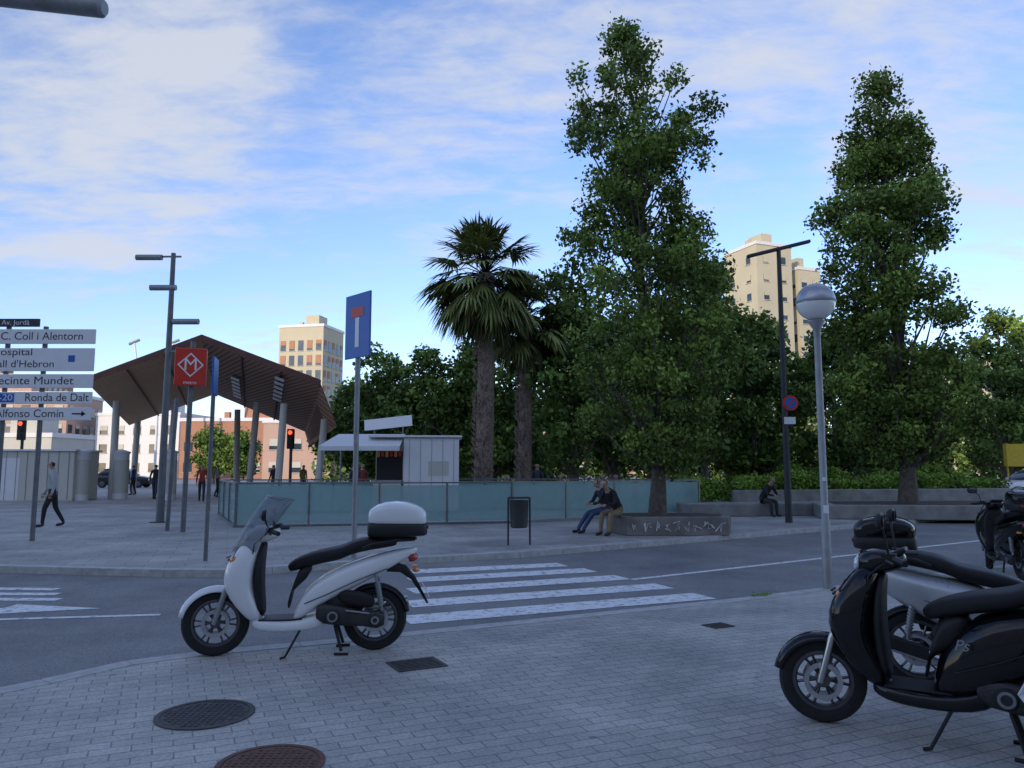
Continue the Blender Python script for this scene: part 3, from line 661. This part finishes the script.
P2=[(14.6,11.8,12.3),(13.6,11.2,12.8),(12.2,10.8,13.6),(10.9,10.4,14.0),(9.5,9.5,14.2),(8.2,9.8,13.9),(6.9,10.0,14.5),(5.6,9.8,14.8),(3.8,10.0,15.0),(2.6,10.2,14.3),(2.0,11.4,13.2)]
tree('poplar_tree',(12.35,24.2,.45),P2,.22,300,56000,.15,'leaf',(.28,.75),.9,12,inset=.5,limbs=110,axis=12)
def rt(name,x,y,h,r,seed,m='leafdark',n=10000,z0=1.6,ls=.29):
    prof=[(z0,x-r*.5,x+r*.5),(z0+(h-z0)*.18,x-r*.9,x+r*.9),(z0+(h-z0)*.45,x-r,x+r),(z0+(h-z0)*.72,x-r*.8,x+r*.8),(z0+(h-z0)*.9,x-r*.45,x+r*.45),(h,x-r*.1,x+r*.1)]
    tree(name,(x,y,PLZ),prof,.22,int(45+r*14),n,ls,m,(.45,1.1),1,seed,limbs=30)
rt('plane_tree',-7.6,43,8.2,2.6,21); rt('plane_tree',-4.2,41,8.0,2.8,22); rt('plane_tree',-10.2,50,7.0,2.6,30)
rt('plane_tree',2.6,33,10.8,2.2,23,n=13000,ls=.25); rt('plane_tree',4.8,36,9.5,2.6,24); rt('plane_tree',-1.0,40,9.2,2.6,25)
rt('plane_tree',8.2,33,11.6,2.2,26,n=15000,ls=.25); rt('plane_tree',11.5,37,9.0,2.8,27); rt('plane_tree',16,38,8.6,3.0,28); rt('plane_tree',20.0,40,8,3.0,29)
rt('plane_tree',29.5,46,11.0,3.0,31,n=12000); rt('plane_tree',34,50,10.6,3.8,32,n=12000); rt('plane_tree',7.5,42,9,3.2,33)
rt('plane_tree',13.5,46,8.5,3.5,35,z0=.8); rt('plane_tree',24,50,9,4,36,z0=.8); rt('plane_tree',1.5,48,8,3.5,37,z0=.8);rt('plane_tree',-3,52,8,3.5,38,z0=.8)
rt('plane_tree',-29,75,5.6,2.2,41,z0=1,n=6000);rt('plane_tree',-25.5,72,5.0,2.0,42,z0=1,n=6000)
def hedge(name,x0,y0,x1,y1,wd,z0,h,n,ls,m,seed,stems=True):
    global rng
    rng=np.random.default_rng(seed); S=empty(name)
    t=rng.uniform(0,1,n); s=rng.uniform(-.5,.5,n)*wd; d=np.array([x1-x0,y1-y0]); L=np.linalg.norm(d); d=d/L; nn=np.array([-d[1],d[0]])
    hh=h*(.8+.2*np.sin(t*L*1.1+seed)+.1*np.sin(t*L*2.9)); z=z0+hh*rng.uniform(0,1,n)**.7
    P=np.stack([x0+d[0]*t*L+nn[0]*s,y0+d[1]*t*L+nn[1]*s,z],1)+rng.normal(size=(n,3))*(.05 if stems else .01)
    leaf_object('foliage',P,1+.3*np.sin(t*L*3),ls,m,S)
    if not stems: return
    mb=MB()
    k=int(L/.8)
    for i in range(k): 
        q=(i+.5)/k; x,y=x0+(x1-x0)*q,y0+(y1-y0)*q; mb.tube([(x,y,0),(x+.1,y,z0+h*.5)],[.03,.015],5); mb.tube([(x,y,.2),(x-.2,y+.1,z0+h*.6)],[.02,.01],5)
    mb.obj('stems','bark',S)
hedge('hedge',6.5,29.2,20.5,33,1.6,.4,1.0,24000,.14,'leafhedge',3)
hedge('hedge',10,36,21,36,1.6,.2,1.5,16000,.17,'leafhedge',4)
hedge('distant_trees',-18,72,70,80,8,.0,7.0,36000,.55,'leafdark',6)
hedge('kerb_weeds',3.0,9.80,3.25,9.93,.06,0,.04,110,.03,'leafhedge',9,stems=False)

def palm(x,y,htrunk,rt_,rc,seed,nf=60):
    global rng
    rng=np.random.default_rng(seed); rr=random.Random(seed); S=empty('palm_tree',(x,y,PLZ))
    mb=MB(); path=[];rd=[]
    K=60
    for i in range(K+1):
        t=i/K; path.append((.12*math.sin(t*2.5),.08*math.sin(t*3),htrunk*t)); rd.append(rt_*(1.25-.35*t)*(1+.07*(i%2))+ (.10 if t>.9 else 0)+(.12*(1-t/.06) if t<.06 else 0))
    mb.tube(path,rd,16); mb.obj('trunk','palmbark',S,True)
    mb=MB()
    for i in range(520):
        t=rr.uniform(.12,1); a=rr.uniform(0,6.28); z=htrunk*t; r=rt_*(1.25-.35*t)
        mb.tube([(r*.9*math.cos(a),r*.9*math.sin(a),z),(r*1.28*math.cos(a),r*1.28*math.sin(a),z+.15)],[.04,.015],5)
    mb.obj('leaf_stubs','palmbark',S)
    V=[];F=[];SH=[]
    hub=Vector((path[-1][0],path[-1][1],htrunk))
    def blade(p,d,L,w,dro,sh):
        side=d.cross(Vector((0,0,1))); 
        if side.length<.1: side=Vector((1,0,0))
        side.normalize(); o=len(V); a=p; b=p+d*L*.55+Vector((0,0,-dro*.25)); c=p+d*L*.95+Vector((0,0,-dro))
        V.extend([a-side*w*.3,a+side*w*.3,b+side*w*.5,b-side*w*.5,c]); F.append((o,o+1,o+2,o+3)); F.append((o+3,o+2,o+4)); SH.extend([sh]*5)
    pet=MB()
    for i in range(nf):
        el=R(rr.uniform(-50,85)) if i%4 else R(rr.uniform(-75,-20)); a=rr.uniform(0,2*math.pi)
        d=Vector((math.cos(a)*math.cos(el),math.sin(a)*math.cos(el),math.sin(el))); pl=rc*rr.uniform(.45,.62); dead=el<R(-45)
        e=hub+d*pl+Vector((0,0,-.08*rc)); pet.tube([hub+d*.1,hub+d*pl*.6+Vector((0,0,.03)),e],[.025,.02,.012],5,cap=False)
        dd=(e-(hub+d*pl*.6)).normalized(); side=dd.cross(Vector((0,0,1))); 
        if side.length<.1: side=Vector((1,0,0))
        side.normalize(); sh=rr.uniform(.55,1.4)*(.6 if dead else 1)
        NB=22
        for k in range(NB):
            q=R(-100+200*k/(NB-1)); bd=(dd*math.cos(q)+side*math.sin(q)).normalized(); LL=rc*.50*(.65+.35*math.cos(q))*rr.uniform(.8,1.1)
            blade(e,bd,LL,.10,LL*rr.uniform(.1,.4),sh*rr.uniform(.75,1.25))
    pet.obj('petioles','leafpalm',S)
    me=bpy.data.meshes.new('fronds'); me.from_pydata([tuple(v) for v in V],[],F); at=me.color_attributes.new('shade','FLOAT_COLOR','POINT')
    at.data.foreach_set('color',np.array([[s*1.05,s,s,1] for s in SH],dtype=np.float32).ravel()); me.materials.append(M['leafpalm'])
    o=bpy.data.objects.new('fronds',me); COL.objects.link(o); o.parent=S
palm(-1.15,30,9.2,.30,2.75,4,135); palm(.45,32,7.9,.25,2.3,5,100)

# ------------------------------------------------------------------ kiosk
S=empty('food_kiosk',(-3.7,27.6,PLZ),R(4))
MB().box((.85,0,1.3),(1.9,2.2,2.5)).obj('body','whitewall',S,bevel=.03)
MB().box((-.6,.3,1.3),(1.0,1.6,2.5)).obj('rear_body','creamwall',S,bevel=.02)
MB().box((.3,0,2.6),(3.2,2.4,.07)).obj('roof','whitewall',S,bevel=.01)
MB().box((-.62,-.504,1.55),(.9,.01,1.1)).obj('serving_hatch','ink',S)
MB().box((-.65,-.85,1.08),(1.0,.6,.05)).obj('counter','steel',S); MB().box((-.65,-.95,.55),(.95,.4,1.0)).obj('counter_front','creamwall',S)
mb=MB(); mb.add([(-2.9,-1.6,2.25),(-.2,-1.6,2.25),(-.1,-.5,2.7),(-2.4,-.5,2.7),(-2.9,-1.6,2.1),(-.2,-1.6,2.1)],[(0,1,2,3),(4,5,1,0)]); o=mb.obj('awning','whitewall',S); o.modifiers.new('t','SOLIDIFY').thickness=.02
mb=MB(); mb.tube([(-2.8,-1.5,0),(-2.8,-1.5,2.2)],.03,8); mb.tube([(-2.3,-.6,0),(-2.3,-.6,2.65)],.03,8); mb.obj('awning_posts','galv',S)
MB().box((-.7,-.4,3.1),(1.7,.06,.38),rot=(R(-12),R(-6),R(-8))).obj('roof_sign','signwhite',S)
mb=MB(); mb.box((-1.2,-.2,2.85),(.05,.05,.5)); mb.box((-.2,-.2,2.85),(.05,.05,.5)); mb.obj('sign_support','galv',S)
mb=MB(); mb.tube([(.6,0,2.6),(.6,0,3.2),(1.3,0,2.65)],.02,6); mb.obj('roof_bracket','darkpole',S)
MB().box((1.1,-1.104,1.5),(.7,.01,.5)).obj('menu_board','creamwall',S)
mb=MB()
for k in range(5): mb.box((.1+k*.38,-1.104,1.3),(.012,.012,2.4))
mb.obj('panel_joints','galv',S)
for i in range(6): MB().box((-1.0+i*.15,-.7,2.0+.02*(i%2)),(.10,.01,.2)).obj('hanging_bag','signred' if i%2 else 'orange',S)

# ------------------------------------------------------------------ canopy
def slat_mat(name,c1,c2,sc,ang):
    m=bpy.data.materials.new(name); n,l=nt(m); b=n['Principled BSDF']; g=n.new('ShaderNodeNewGeometry'); mp=n.new('ShaderNodeMapping'); mp.inputs['Rotation'].default_value=(0,0,R(ang))
    l.new(g.outputs['Position'],mp.inputs['Vector']); wv=n.new('ShaderNodeTexWave'); wv.inputs['Scale'].default_value=sc; wv.inputs['Distortion'].default_value=.2; l.new(mp.outputs[0],wv.inputs['Vector'])
    no=n.new('ShaderNodeTexNoise'); no.inputs['Scale'].default_value=2; l.new(g.outputs['Position'],no.inputs['Vector'])
    r=n.new('ShaderNodeValToRGB'); r.color_ramp.elements[0].position=.3; r.color_ramp.elements[1].position=.6; r.color_ramp.elements[0].color=(*c1,1); r.color_ramp.elements[1].color=(*c2,1); l.new(wv.outputs['Fac'],r.inputs['Fac'])
    x=n.new('ShaderNodeMix'); x.data_type='RGBA'; x.blend_type='MULTIPLY'; x.inputs[0].default_value=.4; l.new(r.outputs[0],x.inputs[6]); l.new(no.outputs['Color'],x.inputs[7]); l.new(x.outputs[2],b.inputs['Base Color']); b.inputs['Roughness'].default_value=.7
    return m
M['slat']=slat_mat('timber_slats',(.50,.25,.12),(.90,.56,.33),1.5,30)
M['slat2']=slat_mat('timber_slats_dark',(.20,.10,.06),(.46,.26,.16),1.5,-30)
M['corten']=mat('corten_roof',(.13,.055,.04),.7,.1,.3,2)
S=empty('market_canopy',(0,0,0))
pk=(-13.9,34,7.25); lf=(-18.9,34,5.35); lb=(-24.4,49,4.3); pb=(-19.0,49,6.3); rf=(-8.5,34,5.2); rb=(-13.2,49,3.9); rd_=(-8.2,36,3.5)
def plate(pts,nm,m,th=.3):
    mb=MB(); n_=len(pts); mb.add([(p[0],p[1],p[2]) for p in pts]+[(p[0],p[1],p[2]+th) for p in pts],[tuple(range(n_))[::-1]]); 
    o=mb.obj(nm+'_soffit',m,S)
    mb=MB(); mb.add([(p[0],p[1],p[2]+.004) for p in pts]+[(p[0],p[1],p[2]+th) for p in pts],[tuple(range(n_,2*n_))]+[(i,(i+1)%n_,(i+1)%n_+n_,i+n_) for i in range(n_)]); mb.obj(nm+'_roof','corten',S)
plate([lf,pk,pb,lb],'left_wing','slat'); plate([pk,rf,rb,pb],'right_wing','slat2')
plate([rf,rd_,(-12.9,49,3.0),rb],'end_fold','slat2',.1)
def lerp3(a,b,t): return tuple(a[i]+(b[i]-a[i])*t for i in range(3))
mb=MB()
for t in (.33,.66): 
    a=lerp3(pk,rf,t); b=lerp3(pb,rb,t); mb.tube([(a[0],a[1]+.1,a[2]-.05),(b[0],b[1],b[2]-.05)],.05,4)
    a=lerp3(pk,lf,t); b=lerp3(pb,lb,t); mb.tube([(a[0],a[1]+.1,a[2]-.05),(b[0],b[1],b[2]-.05)],.05,4)
mb.obj('beams','corten',S)
mb=MB()
for (a,b,s0,s1) in ((.22,.30,.35,.8),(.62,.70,.05,.5)):
    for k in range(6):
        u=s0+(s1-s0)*k/6; u2=u+.045
        q=[]
        for (tt,uu) in((a,u),(b,u),(b,u2),(a,u2)):
            p=lerp3(lerp3(pk,rf,tt),lerp3(pb,rb,tt),uu); q.append((p[0],p[1],p[2]-.16))
        mb.add(q,[(0,1,2,3)])
mb.obj('painted_daylight_strips','signwhite',S)  # white quads below the soffit, painted stand-in for daylight through roof slots
mb=MB()
for x,y,zt,x2 in((-10.9,36,4.6,-10.7),(-13.6,40,5.0,-13.3),(-19.6,38,4.9,-19.6),(-18.2,41,5.1,-18.0),(-22.5,46,4.4,-22.4),(-16,45,5.0,-16.1),(-9.2,36.5,3.9,-8.9)):
    mb.tube([(x,y,PLZ),(x2,y,zt)],.17,12)
mb.obj('columns','creamwall',S,True)
S=empty('site_cabin',(-22.5,37,PLZ),R(3)); MB().box((0,0,1.15),(4.2,2.4,2.3)).obj('walls','creamwall',S,bevel=.03); MB().box((0,0,2.34),(4.4,2.6,.08)).obj('roof','whitewall',S); MB().box((-.8,-1.205,1.0),(.9,.01,1.95)).obj('door','whitewall',S)
mb=MB()
for k in range(9): mb.box((-1.9+k*.47,-1.21,1.15),(.025,.02,2.2))
mb.obj('panel_joints','galv',S)
for x,y in((-20.3,36.5),(-19.2,38),(-16.4,37)):
    S=empty('advertising_column',(x,y,PLZ)); mb=MB(); mb.tube([(0,0,0),(0,0,2.2),(0,0,2.3),(0,0,2.4)],[.35,.35,.42,.1],20); mb.obj('drum','whitewall',S,True); MB().rev([(.36,.3),(.36,1.9)],seg=24).obj('poster','creamwall',S,True)

# ------------------------------------------------------------------ buildings
def building(name,x,y,wd,dp,h,wall,rz=0,floor=3.0,bay=2.4,ww=1.3,wh=1.4,blind='creamwall',seed=0):
    S=empty(name,(x,y,0),rz); rr=random.Random(seed)
    MB().box((0,0,h/2),(wd,dp,h)).obj('walls',wall,S)
    MB().box((0,0,h+.25),(wd+.3,dp+.3,.5)).obj('parapet','whitewall',S)
    g=MB(); b=MB(); s=MB()
    for side in range(4):
        L=wd if side%2==0 else dp; D=dp if side%2==0 else wd; nb=max(1,int(L/bay)); nf=int(h/floor)
        for f in range(nf):
            for k in range(nb):
                u=-L/2+(k+.5)*L/nb; z=f*floor+1.7; dd=D/2+.02
                def P(u,dd,z): return [(u,-dd,z),(dd,u,z),(-u,dd,z),(-dd,-u,z)][side]
                rot=(0,0,side*math.pi/2)
                g.box(P(u,dd,z),(ww,.05,wh),rot=rot); s.box(P(u,dd+.06,z-wh/2-.05),(ww+.2,.2,.08),rot=rot)
                q=rr.random()
                if q<.6: hh=wh*rr.uniform(.25,.9); b.box(P(u,dd+.03,z+wh/2-hh/2),(ww*.98,.04,hh),rot=rot)
    g.obj('windows','win',S); b.obj('blinds',blind,S); s.obj('sills','creamwall',S)
    mb=MB(); mb.box((wd*.1,0,h+1.6),(wd*.3,dp*.4,2.4)); mb.box((-wd*.25,0,h+1),(.8,.8,1.6)); mb.obj('roof_plant',wall,S)
    return S
building('apartment_tower',40.5,124,7.0,8,37.0,'beige',R(22),bay=3.4,ww=1.0,wh=1.2,blind='beige',seed=1); building('apartment_tower',47.6,128,4.6,8,34.0,'beige',R(22),bay=2.3,ww=1.1,seed=2)
building('apartment_tower',-39.5,150,9.2,9,28.5,'beige',R(-12),floor=2.9,bay=1.6,ww=1.1,wh=2.0,blind='brick',seed=3)
building('brick_apartment_block',-85,125,30,12,13,'pinkwall',R(4),seed=4); building('brick_apartment_block',-60,130,14,12,10,'whitewall',R(-4),seed=5)
building('brick_apartment_block',-40,120,18,12,8.5,'brick',R(-3),seed=6); building('brick_apartment_block',-110,150,40,12,19,'brick',R(8),seed=7)
building('brick_apartment_block',95,150,50,14,20,'beige',R(-12),seed=8); building('brick_apartment_block',10,175,60,14,15,'pinkwall',R(2),seed=9)
building('brick_apartment_block',-28,105,9,8,7.5,'pinkwall',R(-3),seed=16)
building('brick_apartment_block',-57,90,12,8,5.0,'creamwall',R(-3),seed=17)
# block behind the camera that keeps the square in shade
building('apartment_block',-35,-42,210,12,31,'creamwall',0,bay=3.4,seed=10)
for x,dx in((-51,-1.2),(-48.5,1.8)):
    S=empty('light_mast',(x,105,0)); MB().tube([(0,0,0),(0,0,12),(dx,0,19)],[.2,.15,.12],8).obj('mast','signwhite',S); MB().tube([(dx-.7,0,18.6),(dx+.7,0,19.2)],.2,8).obj('lamps','galv',S)
for x,y,h,c in((-10.6,37,3.0,'orange'),(-23.2,36.5,3.4,'red')):
    S=empty('traffic_light',(x,y,PLZ)); MB().tube([(0,0,0),(0,0,h)],.07,10).obj('pole','darkpole',S); MB().box((0,-.1,h-.1),(.32,.25,.95)).obj('housing','ink',S,bevel=.03)
    for k in range(3): MB().rev([(.001,-.02),(.09,-.02),(.1,0)],(0,-.24,h+.2-.29*k),'y',16).obj('lens',emis('lit_red',(1,.08,.03),2.5) if k==0 else 'ink',S)

# ------------------------------------------------------------------ car
def car(x,y,rz,paint):
    S=empty('parked_car',(x,y,PLZ),rz)
    MB().loft([(2.1,.50,.55,.20,0,4),(2.02,.52,.78,.26,0,5),(1.4,.58,.86,.33,0,5),(.6,.62,.87,.37,0,5),(-1.2,.64,.87,.39,0,5),(-1.9,.66,.82,.36,0,5),(-2.08,.62,.66,.26,0,4)],24).obj('body',paint,S,True,1)
    MB().loft([(1.05,.92,.70,.04,0,4),(.45,1.14,.66,.26,0,4),(.1,1.20,.64,.29,0,4),(-1.0,1.20,.63,.28,0,4),(-1.6,1.10,.62,.20,0,4),(-1.95,.92,.65,.04,0,4)],20).obj('greenhouse','win',S,True,1)
    MB().loft([(.30,1.42,.56,.04,0,4),(.0,1.475,.58,.04,0,4),(-1.0,1.47,.57,.04,0,4),(-1.55,1.36,.54,.03,0,4)],16).obj('roof',paint,S,True,1)
    for wx in(1.35,-1.3):
        for wy in(-.8,.8):
            e=MB(); e.rev([(.001,-.1),(.2,-.1),(.3,-.09),(.31,-.07),(.31,.07),(.3,.09),(.001,.1)],(wx,wy,.31),'y',28); e.obj('tyre','rubber',S,True)
            e=MB(); e.rev([(.001,-.02),(.19,-.01),(.2,0)],(wx,wy+math.copysign(.11,wy),.31),'y',20); e.obj('hubcap','rim',S,True)
    for wy in(-.6,.6): MB().box((2.06,wy,.62),(.08,.3,.14)).obj('headlamp','lens',S,bevel=.03); MB().box((-2.04,wy,.72),(.08,.25,.2)).obj('tail_lamp','red',S,bevel=.03)
    for wy in(-.92,.92): MB().box((.65,wy,.98),(.14,.16,.12)).obj('door_mirror',paint,S,bevel=.03)
car(25.6,38.0,R(187),'white'); car(-30,60,R(5),'navy'); car(-36,62,R(3),'white')
S=empty('play_slide_panel',(27.2,41.5,PLZ)); mb=MB(); mb.box((0,0,2.2),(1.4,.3,1.2)); mb.tube([(-.6,0,0),(-.6,0,1.8)],.05,8); mb.tube([(.6,0,0),(.6,0,1.8)],.05,8); mb.obj('panel',mat('yellow',(.6,.42,.02),.5),S)

# ------------------------------------------------------------------ people
def cloth(n,c): return mat(n,c,.85,0,.12,12,.3,120)
def person(name,loc,rz,J,cols,hairlong=False,z=PLZ):
    S=empty(name,(loc[0],loc[1],z),rz)
    chain=[('pelvis',None,.125,'leg'),('waist','pelvis',.115,'torso'),('chest','waist',.135,'torso'),('neckb','chest',.085,'torso'),('neck','neckb',.05,'head'),('jaw','neck',.068,'head'),('skull','jaw',.088,'head'),('crown','skull',.062,'head')]
    for s in('L','R'):
        chain+=[('sh'+s,'neckb',.062,'arm'),('el'+s,'sh'+s,.045,'arm'),('wr'+s,'el'+s,.032,'arm'),('pa'+s,'wr'+s,.033,'hand'),
                ('hip'+s,'pelvis',.095,'leg'),('kn'+s,'hip'+s,.065,'leg'),('an'+s,'kn'+s,.045,'leg'),('heel'+s,'an'+s,.045,'shoe'),('toe'+s,'heel'+s,.035,'shoe')]
    names=[c[0] for c in chain]; vs=[J[c] for c in names]; es=[(names.index(c[1]),i) for i,c in enumerate(chain) if c[1]]
    me=bpy.data.meshes.new('skel'); me.from_pydata(vs,es,[]); o=bpy.data.objects.new('skel',me); COL.objects.link(o)
    md=o.modifiers.new('sk','SKIN'); md.use_smooth_shade=True; sv=me.skin_vertices[0].data
    for i,c in enumerate(chain): sv[i].radius=(c[2],c[2]); sv[i].use_root=(i==0)
    o.modifiers.new('s','SUBSURF').levels=2
    dg=bpy.context.evaluated_depsgraph_get(); ev=o.evaluated_get(dg); m2=bpy.data.meshes.new_from_object(ev)
    bpy.data.objects.remove(o)
    reg=['torso','leg','head','hair','hand','shoe']; mats=[cols[0],cols[1],'skin','hair','skin','shoe']
    m2.materials.clear()
    for q in mats: m2.materials.append(M[q] if isinstance(q,str) else q)
    seg=[]
    for i,c in enumerate(chain):
        if c[1]: seg.append((Vector(J[c[1]]),Vector(J[c[0]]),c[3] if c[3]!='arm' else 'torso',c[2]))
    sk=Vector(J['skull']); fw=Vector(J.get('face',(1,0,0))).normalized()
    for p in m2.polygons:
        ce=p.center; best=None;bd=9
        for a,b,rg,r in seg:
            t=max(0,min(1,(ce-a).dot(b-a)/max(1e-6,(b-a).length_squared))); d=(ce-a.lerp(b,t)).length-r*.5
            if d<bd: bd=d;best=rg
        if best=='head':
            q=ce-sk
            if q.z>.045 or q.dot(fw)<-.0+(.02 if q.z>-.03 else -.03): best='hair' if q.z>(-.16 if hairlong else -.07) else 'head'
        p.material_index=reg.index(best); p.use_smooth=True
    m2.name='body'; o=bpy.data.objects.new('body',m2); COL.objects.link(o); o.parent=S
    side=fw.cross(Vector((0,0,1))).normalized()
    mb=MB()
    for sgn in(-1,1):
        c=sk+fw*.083+side*.032*sgn; mb.box(c,(.014,.02,.012),rot=(0,0,math.atan2(fw.y,fw.x)))
    c=sk+fw*.082-Vector((0,0,.075)); mb.box(c,(.01,.045,.01),rot=(0,0,math.atan2(fw.y,fw.x))); mb.obj('eyes_and_mouth','hair',S)
    mb=MB(); mb.tube([sk+fw*.085+Vector((0,0,-.005)),sk+fw*.112-Vector((0,0,.04)),sk+fw*.085-Vector((0,0,.05))],[.009,.015,.008],6)
    for sgn in(-1,1): mb.tube([sk+side*.083*sgn+Vector((0,0,.02)),sk+side*.095*sgn-Vector((0,0,.01)),sk+side*.083*sgn-Vector((0,0,.04))],[.01,.014,.008],6)
    for s in('L','R'):
        w_=Vector(J['wr'+s]); p_=Vector(J['pa'+s]); d=(p_-w_).normalized(); sd_=d.cross(fw); 
        if sd_.length<.2: sd_=d.cross(Vector((0,1,0)))
        sd_.normalize(); cu=d.cross(sd_).normalized()
        for k,L in enumerate((.065,.075,.07,.055)):
            b=p_+d*.015+cu*(k-1.5)*.019; mb.tube([b,b+d*L*.5+sd_*.006,b+d*L*.9+sd_*.025],[.0095,.009,.007],6)
        b=w_.lerp(p_,.5)+cu*(-.03); mb.tube([b,b-cu*.02+d*.03,b-cu*.022+d*.06+sd_*.01],[.011,.0105,.008],6)
    mb.obj('hands_nose_ears','skin',S,True)
    return S
def walk(st=.3,lean=.03,sw=.25,carry=False):
    J=dict(pelvis=(0,0,.93),waist=(lean*.3,0,1.08),chest=(lean,0,1.27),neckb=(lean,0,1.40),neck=(lean*1.4,0,1.48),jaw=(lean*1.7+.02,0,1.55),skull=(lean*1.7+.015,0,1.62),crown=(lean*1.7,0,1.68),face=(1,0,-.05))
    for s,sg in(('L',1),('R',-1)):
        J['sh'+s]=(lean,sg*.165,1.37); J['el'+s]=(lean-sg*sw*.35,sg*.22,1.10); J['wr'+s]=(lean-sg*sw*.5+.08,sg*.22,.87); J['pa'+s]=(lean-sg*sw*.5+.11,sg*.22,.80)
        J['hip'+s]=(0,sg*.085,.87); f=sg*st
        J['kn'+s]=(f*.5+.05,sg*.09,.48); J['an'+s]=(f-.03,sg*.09,.10 if sg>0 else .14); J['heel'+s]=(f-.05,sg*.09,.045 if sg>0 else .07); J['toe'+s]=(f+.14,sg*.10,.03)
    return J
def sit(h=.45,lean=.12,armsdown=.1,head=-.3,stretch=0):
    J=dict(pelvis=(0,0,h+.11),waist=(lean*.4,0,h+.27),chest=(lean*1.3,0,h+.44),neckb=(lean*2,0,h+.56),neck=(lean*2.5,0,h+.63),jaw=(lean*2.9+.02,0,h+.69),skull=(lean*2.9+.02,0,h+.76),crown=(lean*2.9,0,h+.82),face=(1,0,head))
    for s,sg in(('L',1),('R',-1)):
        J['sh'+s]=(lean*2,sg*.16,h+.53); J['el'+s]=(lean*2+.10,sg*.22,h+.30); J['wr'+s]=(lean*2+.28,sg*.10,h+.26); J['pa'+s]=(lean*2+.34,sg*.06,h+.26)
        J['hip'+s]=(.05,sg*.09,h+.09); J['kn'+s]=(.44+stretch*.2,sg*.12,h+.07-stretch*.1); J['an'+s]=(.46+stretch,sg*.12,.10); J['heel'+s]=(.44+stretch,sg*.12,.05); J['toe'+s]=(.62+stretch,sg*.13,.035)
    return J
person('walking_pedestrian',(-12.0,20.3),R(200),walk(.22),(cloth('jacket_grey',(.42,.44,.44)),cloth('trousers_black',(.02,.02,.022))))
person('walking_pedestrian',(-17.5,38),R(100),walk(.2),(cloth('coat_dark',(.03,.03,.035)),cloth('jeans',(.05,.06,.09))))
person('walking_pedestrian',(-14.2,35.5),R(-70),walk(.2),(cloth('red_top',(.3,.04,.04)),cloth('trousers_dark',(.03,.03,.04))))
person('walking_pedestrian',(-26,41),R(0),walk(.2),(cloth('blue_top',(.05,.09,.2)),cloth('trousers_grey',(.1,.1,.1))))
for x,y,r,c in((-15.6,41,30,(.25,.24,.22)),(-12.3,40,-120,(.03,.03,.04)),(-21.5,44,180,(.05,.08,.18)),(-11.6,43,-40,(.3,.28,.1)),(-5.6,27.2,20,(.04,.04,.045)),(-5.9,30.5,-60,(.22,.05,.05)),(1.0,30.6,-90,(.05,.05,.06))):
    person('standing_pedestrian',(x,y),R(r),walk(.08,.01,.06),(cloth('top',c),cloth('trousers',(.03,.035,.05))))
person('seated_person',(2.45,17.95),R(225),sit(.42,.16,stretch=.05),(cloth('hoodie_black',(.015,.015,.017)),cloth('khaki_trousers',(.24,.18,.10))),hairlong=True)
person('seated_person',(2.3,18.6),R(205),sit(.42,.10,stretch=.3),(cloth('jacket_navy',(.02,.025,.04)),cloth('blue_jeans',(.05,.08,.16))))
person('seated_person',(8.0,24.8),R(-60),sit(.40,.14),(cloth('coat_black',(.02,.02,.022)),cloth('trousers_dark2',(.04,.04,.05))))
for x,y,r,c in((1.9,29.6,-100,(.04,.04,.05)),(3.4,29.8,-80,(.25,.05,.05)),(4.0,29.9,-95,(.03,.03,.03)),(5.9,29.7,-110,(.1,.12,.2)),(-.2,29.7,-90,(.05,.05,.05))):
    person('seated_person',(x,y),R(r),sit(.45,.10),(cloth('top',c),cloth('trousers',(.04,.04,.06))))
MB().box((2.8,29.85,.22+PLZ),(7.5,.6,.44)).obj('stone_bench','concrete',bevel=.02)
